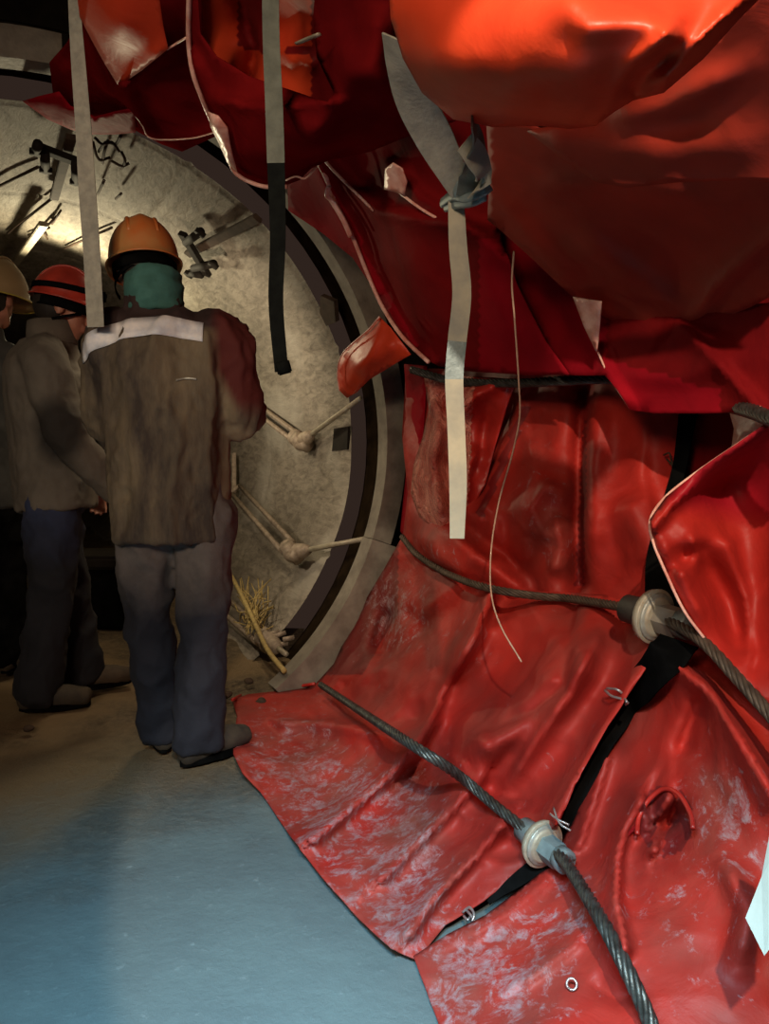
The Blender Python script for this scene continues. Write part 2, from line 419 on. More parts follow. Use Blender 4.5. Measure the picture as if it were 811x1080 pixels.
    if mats and all(M[k].name in RED for k in mm):
        key = '+'.join(mm)
        if key not in M:
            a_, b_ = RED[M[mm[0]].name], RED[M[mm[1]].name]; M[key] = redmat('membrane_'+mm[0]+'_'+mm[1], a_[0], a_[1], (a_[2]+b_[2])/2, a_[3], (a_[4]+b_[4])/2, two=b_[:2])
        for fcc in bm.faces: fcc.material_index = 0
        mm = [key]
    o = obj(name, bm, [M[k] for k in mm], parent)
    if thick:
        s = o.modifiers.new('thickness', 'SOLIDIFY'); s.thickness = thick; s.offset = -1
    o['_f'] = 0; del o['_f']
    def rad(px, py): return float(f(px, py)[0])
    return o, rad
def sheet_abs(name, outline, *a, **k): return sheet(name, outline, *a, rel=False, **k)
def hem(parent, pts, rad=.004, mat='hem', name='hem'):
    """pts (px,py,radius)"""
    P = catmull([cyl(*p) for p in pts], 6); bm = bmesh.new(); tube(bm, P, rad, 8)
    return obj(name, bm, M[mat], parent)

# ================================================================== THE SETTING
TR = 1.40
def shell(name, w0, w1, r, mat, a0=0, a1=360, nw=20, na=72, rr=None):
    bm = bmesh.new(); g = []
    for i in range(nw+1):
        w = w0+(w1-w0)*i/nw; row = []
        for k in range(na+1):
            a = math.radians(a0+(a1-a0)*k/na); rad = r if rr is None else rr(w, a)
            row.append(bm.verts.new(tun(w, rad, a)))
        g.append(row)
    for i in range(nw):
        for k in range(na): bm.faces.new((g[i][k], g[i][k+1], g[i+1][k+1], g[i+1][k]))
    return obj(name, bm, M[mat])
# concrete lining beyond the steel ring: rings 1.2 m long with small steps between the segments, and joint grooves
def lin(w, a):
    r = TR + .006*math.sin(3*a+2*w) + .010*noise.noise(V(w*1.5, math.cos(a)*3, math.sin(a)*3))
    k = (w-3.53) % 1.25
    if k < .03: r += .012
    ad = math.degrees(a) % 45
    if abs(ad-20) < .8: r += .01
    return r
tag(shell('wall_back', 3.52, 16, TR, 'concrete', -75, 255, 420, 330, lin), kind='structure')
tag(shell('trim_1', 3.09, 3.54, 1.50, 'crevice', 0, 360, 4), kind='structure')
# closing disc far down the tunnel
bm = bmesh.new(); vs = [bm.verts.new(tun(15.9, 1.45, math.radians(k*10))) for k in range(36)]; bm.faces.new(vs)
tag(obj('wall_far', bm, M['concrete'], smooth=False), kind='structure')
# bulkhead collar closing between near rough chamber and the lining
bm = bmesh.new(); A = []; B = []
for k in range(73):
    a = math.radians(k*5); A.append(bm.verts.new(tun(3.1, 1.42, a))); B.append(bm.verts.new(tun(3.1, 2.3, a)))
for k in range(72): bm.faces.new((A[k], A[k+1], B[k+1], B[k]))
tag(obj('wall_front', bm, M['void'], smooth=False), kind='structure')
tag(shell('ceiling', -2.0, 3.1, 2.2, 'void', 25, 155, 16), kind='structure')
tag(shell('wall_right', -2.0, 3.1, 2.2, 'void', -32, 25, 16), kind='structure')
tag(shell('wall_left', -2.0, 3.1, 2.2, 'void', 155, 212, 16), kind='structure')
bm = bmesh.new(); g = []
xs = [-6+i*.12 for i in range(75)]; ysn = [-2.5+i*.14 for i in range(130)]
for yv in ysn:
    row = []
    for xv in xs:
        w = -xv*math.sin(YAW)+yv*math.cos(YAW); u = xv*math.cos(YAW)+yv*math.sin(YAW)
        rough = min(1, max(0, (w-2.0)/1.0))
        z = -.004 + rough*(.035*noise.noise(V(xv*3, yv*3, 1)) + .012*noise.noise(V(xv*11, yv*11, 2)) - .018)
        z = min(z, 0)
        row.append(bm.verts.new((xv, yv, z)))
    g.append(row)
for i in range(len(ysn)-1):
    for k in range(len(xs)-1):
        c = g[i][k].co; w = c.dot(AX); u = c.dot(RP)
        if abs(u) < 2.3 and (w < 3.1 or abs(u) < 1.5) and w < 16: bm.faces.new((g[i][k], g[i][k+1], g[i+1][k+1], g[i+1][k]))
bmesh.ops.delete(bm, geom=[v for v in bm.verts if not v.link_faces], context='VERTS')
tag(obj('floor', bm, M['floor']), kind='structure')
# ------------------------------------------------------------------ the steel ring, in segments
def ringseg(a0, a1, r0, r1, w0, w1, mat='ring', name='ring_segment', label='', n=60):
    bm = bmesh.new(); rows = []
    for k in range(n+1):
        a = math.radians(a0+(a1-a0)*k/n)
        rows.append([bm.verts.new(tun(w, r, a)) for w, r in ((w0, r0), (w0, r1), (w1, r1), (w1, r0))])
    for A, B in zip(rows, rows[1:]):
        for k in range(4): bm.faces.new((A[k], A[(k+1) % 4], B[(k+1) % 4], B[k]))
    bm.faces.new(rows[0]); bm.faces.new(rows[-1][::-1]); bmesh.ops.recalc_face_normals(bm, faces=bm.faces)
    o = obj(name, bm, M[mat], smooth=False); tag(o, label, 'steel ring'); return o
def angp(px, py, w=3.0):
    p = alng(px, py, w)-CAM; return math.degrees(math.atan2(p.z-VC, p.dot(RP)-UC))
a_t = angp(64, 45); a_j = angp(414, 580); a_b = angp(305, 728); 
ringseg(a_t, 150, 1.315, 1.425, 2.96, 3.05, label='pale steel ring segment at the top left edge above the tunnel lining')
ringseg(a_j+.8, a_t-4, 1.325, 1.425, 2.98, 3.07, label='long curved grey steel ring segment running down behind the red tongue flap')
ringseg(a_b-2, a_j+.6, 1.30, 1.43, 2.93, 3.03, label='lowest grey steel ring segment with square end, reaching down to the floor')
# ================================================================== RED MEMBRANE
GR = 'red membrane panels lining the chamber'
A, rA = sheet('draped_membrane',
  [(424,566,.0),(405,600,.0),(372,655,0),(352,700,0),(332,722,0),(300,728,.02),(262,732,.03),(245,738,.0),(250,755,.0),(246,778,.0),(246,795,0),(256,815,0),(275,835,0),(305,880,0),(340,925,0),(378,968,0),(412,1000,0),(440,1012,0),(470,975,0),(510,950,0),(555,915,0),(590,868,.02),(612,815,.03),(640,765,.05),(668,725,.05),(700,672,.03),(690,636,0),(650,628,0),(600,625,0),(550,622,0),(480,606,0),(450,588,0)],
  ctrl=[(540,700,.06),(420,690,.02),(470,850,.03),(560,800,.03)],
  creases=[([(519,625),(498,676),(470,722),(452,765),(436,790)],.11,15,'S'),
           ([(590,636),(545,650),(505,672),(480,715)],0.037,29.9,'t'),
           ([(620,640),(600,700),(572,735),(520,775),(482,815)],.10,28,'g'),
           ([(606,636),(598,690),(592,722),(560,748),(520,768)],-0.043,20.7,'S'),
           ([(640,655),(598,735),(560,790),(530,835)],.05,18,'t'),
           ([(688,690),(655,742),(625,792),(606,826),(588,866)],.09,16,'S'),
           ([(440,640),(420,665),(398,700)],-0.037,20.7,'t'),
           ([(480,618),(440,650),(400,690),(372,712)],0.031,23.0,'S'),
           ([(470,660),(430,690),(390,712),(360,735)],0.022,18.4,'t'),
           ([(410,640),(402,670),(396,690)],-.06,9,'g'),
           ([(440,790),(398,830),(352,868),(332,884)],.055,14,'S'),
           ([(424,782),(390,772),(350,764),(300,762),(262,752)],.05,11,'t'),
           ([(250,738),(300,742),(330,752),(300,758)],0.022,16.1,'S'),
           ([(395,790),(360,800),(320,800)],0.012,20.7,'t'),
           ([(505,822),(480,850),(440,890),(405,925)],.045,16,'S'),
           ([(530,870),(500,905),(460,945),(432,985)],.05,14,'S'),
           ([(545,880),(520,870),(495,862)],0.019,20.7,'S'),
           ([(560,905),(535,912),(500,905)],0.019,18.4,'t'),
           ([(545,840),(520,835),(500,815)],-0.025,23.0,'S'),
           ([(480,700),(455,745),(430,770)],-.05,12,'g')],
  mat=['red','red_dark'], mats=lambda x, y: 1 if (x < 420 and y < 712 and x+y*.55 < 775) else 0, step=4.4, seed=1, nz_amp=.028, gain=1.7,  # darker red paints the shade beside the steel ring
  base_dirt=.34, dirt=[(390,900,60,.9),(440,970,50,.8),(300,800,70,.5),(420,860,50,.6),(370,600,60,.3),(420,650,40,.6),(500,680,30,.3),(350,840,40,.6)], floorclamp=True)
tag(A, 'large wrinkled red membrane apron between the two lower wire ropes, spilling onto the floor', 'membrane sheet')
hem(A, [(245,738,fr_(245,738)-.04),(262,731,W(262,731)-.06),(300,726,W(300,726)-.06),(332,721,W(332,721)-.04)], .007, 'red')
B, rB = sheet('draped_membrane',
  [(436,1008,0),(470,1100,0),(560,1110,0),(690,1110,0),(840,1110,0),(840,900,0),(840,745,0),(790,715,.02),(745,680,.04),(700,668,.03),(672,728,.03),(645,770,.02),(622,815,.02),(604,862,.01),(580,912,0),(548,938,0),(512,965,0),(472,985,0)],
  ctrl=[(740,950,.08),(640,830,.02),(690,1010,.06),(600,960,.02),(760,780,.05)],
  creases=[([(700,690),(745,726),(775,770),(815,838)],.10,22,'S'),
           ([(742,728),(728,765),(714,800)],-0.037,18.4,'t'),
           ([(676,842),(660,872),(652,905),(650,950),(660,1000)],.06,12,'S'),
           ([(692,862),(706,876)],-.075,24,'g'),([(706,842),(696,868),(690,896)],.05,7,'S'),([(680,850),(682,880)],.03,6,'S'),
           ([(600,905),(612,930),(640,975),(665,1040)],0.019,23.0,'t'),
           ([(608,995),(575,1020),(556,1034)],0.019,16.1,'S'),
           ([(760,900),(790,960),(780,1020)],.03,14,'g'),
           ([(620,1035),(650,1052),(675,1050)],-0.019,18.4,'t'),
           ([(575,930),(540,960),(500,985)],0.019,16.1,'S'),
           ([(640,800),(625,850),(612,890)],.03,10,'S')],
  mat=['red','red_dark'], mats=lambda x, y: 1 if ((x-702)/29)**2+((y-866)/38)**2 < 1 and not (694 < x-(y-866)*-.3 < 708) else 0, step=4.4, seed=4, nz_amp=.022, gain=1.7, base_dirt=.34,  # dark inside of the hole painted into the panel colour
  dirt=[(500,1050,55,1.0),(540,1000,60,.6),(760,840,40,.55),(770,880,40,.5),(700,950,70,.25),(600,960,40,.4),(660,740,50,.3),(760,980,50,.3)], floorclamp=True)
hem(B, [(672,880,rB(672,880)-.045),(674,862,rB(674,862)-.045),(684,844,rB(684,844)-.045),(700,832,rB(700,832)-.045),(716,838,rB(716,838)-.045),(728,858,rB(728,858)-.045),(731,874,rB(731,874)-.045)], .005, 'red', 'hole_rim')
hem(B, [(656,1000,rB(656,1000)-.05),(650,950,rB(650,950)-.055),(652,905,rB(652,905)-.055),(660,884,rB(660,884)-.05),(672,870,rB(672,870)-.045)], .0035, 'red_dark', 'fold_edge')
tag(B, 'red membrane panel at the bottom right with a crumpled hole and chalky smears', 'membrane sheet')
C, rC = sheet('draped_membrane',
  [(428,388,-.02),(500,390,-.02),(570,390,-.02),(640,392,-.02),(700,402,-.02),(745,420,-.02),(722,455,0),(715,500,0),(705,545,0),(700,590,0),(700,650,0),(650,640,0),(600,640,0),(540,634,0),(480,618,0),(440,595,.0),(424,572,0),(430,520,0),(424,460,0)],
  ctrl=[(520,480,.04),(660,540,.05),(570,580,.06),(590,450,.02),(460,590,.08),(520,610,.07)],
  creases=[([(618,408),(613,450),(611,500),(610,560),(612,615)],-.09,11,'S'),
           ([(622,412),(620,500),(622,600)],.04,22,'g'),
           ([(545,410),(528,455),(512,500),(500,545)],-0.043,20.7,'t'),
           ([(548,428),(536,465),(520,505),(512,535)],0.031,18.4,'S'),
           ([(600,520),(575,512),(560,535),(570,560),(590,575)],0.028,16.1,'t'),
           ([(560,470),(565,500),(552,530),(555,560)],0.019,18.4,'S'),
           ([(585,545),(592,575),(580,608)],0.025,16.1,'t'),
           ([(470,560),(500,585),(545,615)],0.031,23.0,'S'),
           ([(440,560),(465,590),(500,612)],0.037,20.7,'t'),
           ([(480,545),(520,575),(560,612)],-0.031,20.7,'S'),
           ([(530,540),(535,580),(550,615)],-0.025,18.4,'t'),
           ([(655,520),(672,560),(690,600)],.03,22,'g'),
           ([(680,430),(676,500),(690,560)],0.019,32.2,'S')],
  mat=['red','red_dark'], mats=lambda x, y: 1 if 440 < y < 618 and 616-(y-440)*.055 < x < 619-(y-440)*.02 or (y < 545 and 0 < (x-512+(y-520)*.42) < 9 and y > 430) else 0, step=4.2, seed=9, nz_amp=.022, gain=1.7, base_dirt=.08, dirt=[(570,520,40,.6),(560,450,30,.4),(580,580,30,.6),(460,580,40,.6)])  # darkness of the narrow gaps painted on as slits
tag(C, 'red membrane wall panel between the upper and middle wire ropes behind the hanging cord', 'membrane sheet')
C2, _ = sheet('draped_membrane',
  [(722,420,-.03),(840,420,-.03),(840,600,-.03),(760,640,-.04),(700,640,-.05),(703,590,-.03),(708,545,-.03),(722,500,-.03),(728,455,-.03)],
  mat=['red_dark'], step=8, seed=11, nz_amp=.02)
tag(C2, 'deep red membrane strip right of the black gap, tucked behind the folded flap', 'membrane sheet')
# pale stiff corner right of the black gap
T1, _ = sheet('corner_patch', [(768,430,.06),(808,436,.10),(811,444,.10),(790,458,.08),(771,474,.06),(774,452,.06)], mat=['hem'], step=6, nz_amp=.004, seed=2)
tag(T1, 'small pale pink membrane corner glinting at the right edge above the folded flap', 'fabric patch')
# glossy pocket on the left of the wall panel
P_, _ = sheet('film_sleeve',
  [(447,398,.08),(478,396,.10),(520,398,.09),(545,400,.07),(534,430,.08),(522,470,.08),(512,510,.08),(492,548,.09),(484,572,.10),(462,560,.11),(442,545,.10),(433,520,.09),(436,490,.08),(446,460,.08),(452,430,.08)],
  ctrl=[(480,480,.13),(470,540,.13)],
  creases=[([(452,405),(462,440),(456,480),(462,530),(466,558)],.05,6,'r'), ([(474,400),(470,440),(476,500),(480,552)],-.04,6,'r'),
           ([(500,405),(486,430),(466,455),(450,500)],.04,6,'r'),([(530,402),(500,418),(484,440)],.05,7,'r'),([(505,470),(492,500),(486,545)],.04,6,'r'),
           ([(440,500),(455,515),(470,545)],.03,5,'r'),([(515,430),(508,470),(496,510)],-.03,6,'r')],
  mat=['plastic','red'], mats=lambda x, y: 0 if x < 500-(y-400)*.05 else 1, step=3.5, nz_amp=.014, gain=1.5, seed=21)
tag(P_, 'crinkled glossy pink film sleeve behind the long pale strap', 'plastic film')
# folded flap on the right
D, rD = sheet_abs('membrane_flap',
  [(840,415,1.34),(808,448,1.30),(776,470,1.27),(735,498,1.24),(702,524,1.21),(685,548,1.20),(689,572,1.21),(704,608,1.24),(722,645,1.28),(745,676,1.33),(790,722,1.36),(840,770,1.38)],
  ctrl=[(712,548,1.22),(740,570,1.27),(765,505,1.40),(800,490,1.40),(800,540,1.43),(790,610,1.42),(800,680,1.40),(745,640,1.32),(840,560,1.42)],
  creases=[([(808,450),(740,505),(705,535),(690,555)],.045,11,'S'),([(690,560),(720,610),(745,660)],.03,9,'r'),([(700,600),(738,585),(770,640),(790,700)],-.05,16,'g'),
           ([(712,612),(734,588),(728,560)],.03,7,'r'),([(768,575),(786,630),(790,690)],.03,14,'S')],
  mat=['crimson','red'], mats=lambda x, y: min(1, max(0, (y-500+(x-700)*-.2)/60)), step=4.5, nz_amp=.010, gain=1.3, seed=31)
tag(D, 'big folded red flap jutting in from the right edge beside the upper rope socket', 'membrane flap')
hem(D, [(808,448,1.285),(776,470,1.255),(735,498,1.222),(702,524,1.195),(686,548,1.185),(689,572,1.195),(704,608,1.225),(722,645,1.265),(745,676,1.315)], .003)
# drum
G, _ = sheet_abs('membrane_roll',
  [(408,-40,.80),(412,20,.79),(425,62,.80),(445,98,.84),(478,126,.89),(520,134,.90),(570,133,.90),(600,136,.90),(628,133,.89),(648,118,.88),(668,106,.88),(700,98,.88),(742,62,.88),(780,20,.88),(805,-5,.88),(830,-40,.88)],
  ctrl=[(600,40,.70),(520,60,.71),(480,96,.78),(560,106,.77),(640,70,.73),(700,30,.76),(600,-10,.72),(620,112,.78),(440,40,.77)],
  creases=[([(640,122),(650,95),(668,70),(700,40),(712,20)],.05,12,'r'),([(664,104),(675,80),(720,50)],-.045,10,'g'),([(690,98),(720,60),(790,-10)],.05,10,'r'),
           ([(600,36),(650,24),(700,22)],.012,16,'g'),([(430,62),(500,76),(560,96)],.018,26,'g'),([(628,128),(610,110),(560,100)],-.02,16,'g')],
  mat=['red_orange'], step=4.5, nz_amp=.008, seed=41)
tag(G, 'bright orange red bulging membrane roll hanging at the top centre right', 'membrane roll')
H, _ = sheet_abs('membrane_fold',
  [(555,138,1.053),(600,130,1.048),(640,112,1.039),(700,88,1.026),(760,34,0.998),(800,-10,0.980),(845,-30,0.980),(845,70,1.017),(845,195,1.080),(790,190,1.080),(720,192,1.080),(660,198,1.080),(628,192,1.080),(590,165,1.067)],
  ctrl=[(740,120,1.043),(800,90,1.027)],
  creases=[([(640,125),(700,112),(790,70)],.02,16,'g'),([(560,140),(600,150),(700,160),(811,150)],.015,20,'g')],
  mat=['red_brown'], step=7, nz_amp=.010, seed=43)
tag(H, 'brown red rain-spotted membrane fold right of the bright orange red roll', 'membrane fold')
E, _ = sheet_abs('membrane_belly',
  [(512,120,1.070),(555,130,1.070),(600,150,1.088),(640,185,1.149),(720,180,1.140),(845,175,1.081),(845,295,1.291),(790,325,1.344),(722,349,1.420),(680,349,1.420),(640,336,1.413),(600,310,1.368),(560,272,1.301),(530,245,1.254),(514,232,1.231),(516,180,1.140)],
  ctrl=[(640,260,1.280),(730,270,1.298),(560,200,1.175)],
  creases=[([(520,200),(560,250),(610,305)],.02,10,'r'),([(560,200),(640,190),(760,215)],.02,16,'g'),([(600,240),(680,300),(730,345)],.02,14,'g'),([(690,350),(650,290),(600,250)],.01,12,'r'),([(840,230),(760,300),(725,346)],.02,9,'S')],
  mat=['red_brown'], step=7, nz_amp=.010, seed=47)
tag(E, 'wide dark brown red membrane belly sagging under the roll at the upper right', 'membrane fold')
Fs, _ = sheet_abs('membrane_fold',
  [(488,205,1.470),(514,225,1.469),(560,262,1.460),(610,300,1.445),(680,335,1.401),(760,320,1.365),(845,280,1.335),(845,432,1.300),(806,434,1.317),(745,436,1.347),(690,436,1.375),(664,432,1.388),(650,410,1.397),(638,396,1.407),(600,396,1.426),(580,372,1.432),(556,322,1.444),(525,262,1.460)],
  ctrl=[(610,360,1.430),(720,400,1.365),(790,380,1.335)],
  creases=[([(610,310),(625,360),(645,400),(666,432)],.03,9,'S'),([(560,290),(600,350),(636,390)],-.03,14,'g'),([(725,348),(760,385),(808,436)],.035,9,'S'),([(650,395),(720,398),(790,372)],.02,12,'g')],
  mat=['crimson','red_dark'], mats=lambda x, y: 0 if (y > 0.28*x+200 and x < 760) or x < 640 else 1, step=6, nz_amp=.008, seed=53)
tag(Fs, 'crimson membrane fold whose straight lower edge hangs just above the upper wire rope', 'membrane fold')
hem(Fs, [(728,350,1.37),(745,368,1.35),(770,395,1.33),(808,436,1.29)], .003)
hem(Fs, [(628,365,1.40),(640,392,1.39),(652,412,1.39),(664,430,1.38)], .0025)
T2, _ = sheet_abs('corner_patch', [(604,313,1.34),(620,316,1.33),(634,318,1.33),(632,345,1.34),(629,372,1.36),(616,345,1.35)], mat=['hem'], step=5, nz_amp=.003, seed=5)
tag(T2, 'small pale pink triangular membrane corner below the dark belly at centre right', 'fabric patch')
# central long drape
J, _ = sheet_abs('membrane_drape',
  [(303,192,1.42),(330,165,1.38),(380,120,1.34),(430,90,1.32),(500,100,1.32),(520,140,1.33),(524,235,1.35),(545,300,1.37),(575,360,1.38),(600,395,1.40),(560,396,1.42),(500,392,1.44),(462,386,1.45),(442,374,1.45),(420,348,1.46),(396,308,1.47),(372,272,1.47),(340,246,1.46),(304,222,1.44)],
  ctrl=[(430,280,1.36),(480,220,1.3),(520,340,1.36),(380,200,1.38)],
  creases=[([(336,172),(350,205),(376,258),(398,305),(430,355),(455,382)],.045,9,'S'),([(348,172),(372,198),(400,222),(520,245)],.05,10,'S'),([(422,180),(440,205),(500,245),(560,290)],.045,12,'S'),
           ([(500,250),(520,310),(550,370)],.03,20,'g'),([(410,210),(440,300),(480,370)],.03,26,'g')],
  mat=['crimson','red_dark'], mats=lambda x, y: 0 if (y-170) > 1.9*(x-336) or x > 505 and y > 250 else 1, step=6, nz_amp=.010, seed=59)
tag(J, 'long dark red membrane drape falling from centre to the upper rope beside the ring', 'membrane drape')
hem(J, [(334,168,1.33),(345,190,1.34),(352,210,1.36),(372,250,1.38),(388,290,1.40),(404,325,1.40),(425,356,1.39),(452,382,1.39)], .0075)
hem(J, [(340,166,1.33),(352,180,1.32),(372,200,1.32),(394,222,1.33)], .0045)
hem(J, [(410,192,1.3),(425,206,1.26),(450,224,1.25),(480,240,1.26)], .004)
bm = bmesh.new(); P = [cyl(*q) for q in ((347,196,1.34),(345,206,1.33),(350,212,1.34),(362,232,1.35),(370,250,1.36))]
tube(bm, catmull(P, 4), [(.009,.004)]*17, 8); obj('hem_gather', bm, M['hem'], J)
T3, _ = sheet_abs('corner_patch', [(406,178,1.24),(414,172,1.23),(424,178,1.23),(429,192,1.24),(426,206,1.25),(414,202,1.25),(405,200,1.25)], mat=['hem'], step=4, nz_amp=.006, seed=6)
tag(T3, 'tiny pale pink membrane tab left of the knotted strap', 'fabric patch')
# bag with open mouth
Ib, _ = sheet_abs('membrane_fold', [(202,-30,1.34),(203,30,1.34),(222,66,1.32),(262,92,1.28),(305,104,1.26),(352,112,1.28),(350,40,1.3),(338,-30,1.3)],
  ctrl=[(250,30,1.36),(310,40,1.34)],
  creases=[([(245,-30),(258,20),(268,50),(262,90)],-.06,9,'S'),([(272,50),(270,75),(262,92)],-.03,5,'r'),([(275,50),(300,55),(330,30)],.03,12,'g'),([(300,70),(318,62),(335,72)],.03,9,'r')],
  mat=['red_orange','red_dark'], mats=lambda x, y: 1 if (250 < x < 282 and y < 50+(x-250)*.2 ) or x > 328 or (300 < x and 50 < y < 56) else 0, step=5, nz_amp=.01, seed=61)
tag(Ib, 'orange red inner face seen inside the open hanging bag at the top', 'membrane fold')
If, _ = sheet_abs('membrane_bag',
  [(196,-30,1.24),(199,40,1.22),(204,75,1.20),(214,104,1.20),(228,138,1.20),(238,165,1.20),(248,184,1.21),(275,196,1.23),(300,196,1.24),(316,190,1.25),(328,178,1.25),(345,170,1.26),(390,160,1.28),(440,140,1.28),(480,128,1.24),(440,90,1.20),(420,50,1.16),(408,-30,1.14),(334,-30,1.16),(330,20,1.16),(334,60,1.15),(352,98,1.14),(345,108,1.13),(310,96,1.12),(262,80,1.13),(228,60,1.16),(211,36,1.18),(206,-30,1.22)],
  ctrl=[(280,130,1.05),(330,140,1.07),(380,80,1.10),(240,110,1.12)],
  creases=[([(345,104),(330,140),(320,180)],.02,18,'g'),([(205,60),(222,100),(255,112),(300,112),(345,106)],.03,9,'S'),([(222,108),(240,106),(262,110)],.02,5,'r'),([(300,110),(330,105),(352,108)],.025,6,'r'),
           ([(355,20),(362,80),(350,130),(330,170)],.04,18,'g'),([(400,0),(395,70),(420,130)],.05,20,'g'),([(230,140),(250,160),(300,170)],.02,12,'g')],
  mat=['red_dark'], step=5.5, nz_amp=.012, seed=67)
tag(If, 'dark red hanging membrane bag with pale rim at the top, behind the centre strap', 'membrane bag')
hem(If, [(200,-20,1.21),(199,40,1.20),(203,75,1.17),(213,104,1.16),(225,132,1.17),(240,165,1.17),(250,184,1.18),(275,196,1.2),(302,197,1.21)], .007, 'hem')
hem(If, [(302,190,1.2),(312,186,1.2),(322,188,1.2),(334,176,1.21)], .003, 'hem')
T4, _ = sheet_abs('corner_patch', [(219,118,1.12),(230,122,1.12),(240,135,1.12),(244,158,1.13),(250,182,1.15),(240,172,1.14),(230,150,1.13),(222,134,1.12)], creases=[([(222,120),(234,145),(247,178)],.02,5,'r')], mat=['hem'], step=4, nz_amp=.006, seed=8)
tag(T4, 'bright crinkled pale membrane corner at the lower left of the hanging bag', 'fabric patch')
# top left drapes
K, _ = sheet_abs('membrane_drape',
  [(52,66,1.34),(70,46,1.33),(84,20,1.32),(84,-30,1.32),(212,-30,1.32),(215,95,1.30),(230,128,1.30),(232,142,1.30),(214,150,1.31),(192,160,1.33),(170,152,1.34),(158,146,1.34),(140,136,1.34),(100,134,1.36),(70,122,1.36),(56,100,1.35)],
  ctrl=[(130,110,1.28),(190,110,1.26),(180,20,1.3)],
  creases=[([(130,88),(140,110),(158,148)],.03,10,'S'),([(176,56),(150,76),(130,92)],.04,8,'S'),([(60,66),(75,90),(90,125)],.03,9,'r'),([(142,120),(165,146),(200,146),(230,140)],.03,6,'r')],
  mat=['red_dark'], step=6, nz_amp=.012, seed=71)
tag(K, 'dark red membrane drape hanging from the top left under an orange corner', 'membrane drape')
hem(K, [(140,118,1.27),(150,132,1.27),(160,146,1.27),(200,146,1.27),(232,138,1.26)], .0025)
K2, _ = sheet_abs('membrane_flap', [(78,-30,1.22),(84,18,1.22),(98,45,1.22),(112,70,1.22),(125,91,1.22),(150,74,1.21),(177,52,1.2),(172,28,1.21),(164,-30,1.22)], ctrl=[(125,30,1.19)],
  creases=[([(125,88),(150,70),(174,50)],.012,8,'r')], mat=['red_orange'], step=6, nz_amp=.004, seed=73)
tag(K2, 'flat orange red membrane corner pointing down at the top left', 'membrane flap')
K3, _ = sheet_abs('membrane_flap', [(24,107,1.34),(40,102,1.32),(62,97,1.30),(74,112,1.29),(100,124,1.27),(122,118,1.26),(142,114,1.26),(143,140,1.29),(120,142,1.30),(95,142,1.31),(75,137,1.32),(50,126,1.33)],
  creases=[([(26,108),(60,112),(92,132)],.02,6,'r')], mat=['crimson'], step=5, nz_amp=.008, seed=75)
tag(K3, 'crimson pointed membrane tip at the upper left against the tunnel lining', 'membrane flap')
hem(K, [(176,52,1.2),(186,46,1.22),(196,40,1.2)], .003)
# tongue
L, _ = sheet_abs('membrane_flap', [(358,412,1.36),(356,398,1.35),(357,384,1.34),(362,372,1.33),(374,360,1.33),(388,348,1.34),(400,334,1.36),(412,346,1.36),(424,362,1.36),(433,374,1.37),(410,388,1.37),(390,400,1.37),(376,414,1.37),(366,420,1.37)],
  ctrl=[(385,380,1.31)], creases=[([(364,412),(372,395),(390,375),(402,345)],.02,5,'r'),([(372,380),(385,392),(378,408)],.02,4,'r'),([(415,360),(395,385)],.015,4,'r')], mat=['red_orange'], step=4.5, nz_amp=.014, seed=77)  # lit red stands in for light the key cone does not give
tag(L, 'small bright red tongue-shaped flap sticking out over the steel ring', 'membrane flap')
hem(L, [(358,412,1.335),(356,398,1.325),(357,384,1.315),(362,372,1.305),(374,360,1.305),(388,348,1.315),(400,334,1.335)], .003)
L2, _ = sheet('membrane_strip', [(426,384,.0),(450,386,.02),(448,430,.02),(444,480,.02),(436,530,.02),(432,575,.0),(422,560,-.02),(428,500,-.02),(430,440,-.02)], mat=['crimson'], step=6, nz_amp=.01, seed=79)
tag(L2, 'narrow crimson membrane strip along the right side of the steel ring', 'membrane strip')
exec_marker = 1
# ================================================================== CABLES AND FITTINGS
from mathutils.bvhtree import BVHTree
def bvh(o): return BVHTree.FromPolygons([WL[o.name]+v.co for v in o.data.vertices], [p.vertices[:] for p in o.data.polygons])
BV = [bvh(o) for o in (A, B, C)]
def surf(px, py):
    q = [rho_of(h[0]) for h in (b.ray_cast(CAM, ray(px, py).normalized()) for b in BV) if h[0] is not None]
    return min(q) if q else W(px, py)
def lay(pts, lift=.03, win=7, sm=6):
    """a taut line lying over the membranes: pixel polyline -> (px,py,radius) hugging the high points"""
    P = catmull([V(p[0], p[1], 0) for p in pts], 10); r = []
    for p in P:
        best = None
        for b in BV:
            h = b.ray_cast(CAM, ray(p.x, p.y).normalized())
            if h[0] is not None: q = rho_of(h[0]); best = q if best is None else min(best, q)
        r.append(best if best is not None else (W(p.x, p.y)))
    n = len(r); r = [min(r[max(0, i-win):i+win+1]) for i in range(n)]
    for _ in range(sm): r = [(r[max(0, i-2)]+r[max(0, i-1)]+r[i]+r[min(n-1, i+1)]+r[min(n-1, i+2)])/5 for i in range(n)]
    return [(p.x, p.y, q-lift) for p, q in zip(P, r)]
def rope(name, pts, mat, label, R=.0165, pitch=.13, group='steel wire ropes of the net'):
    P0 = catmull([cyl(*p) for p in pts], 10)
    # resample evenly
    P = [P0[0]]; acc = 0; st = .012
    for a, b in zip(P0, P0[1:]):
        L_ = (b-a).length; t = 0
        while acc + (L_-t) >= st:
            t += st-acc; acc = 0; P.append(a.lerp(b, t/L_))
        acc += L_-t
    fr = frames(P); bm = bmesh.new(); ns = 6
    for k in range(ns):
        Q = []
        for i, (p, (t, x, y)) in enumerate(zip(P, fr)):
            an = 2*math.pi*k/ns + i*st/pitch*2*math.pi
            Q.append(p + (x*math.cos(an)+y*math.sin(an))*R*.62)
        tube(bm, Q, R*.38, 6)
    tube(bm, P[::2], R*.45, 6)
    o = obj(name, bm, M[mat]); tag(o, label, 'wire rope', group); return o, P
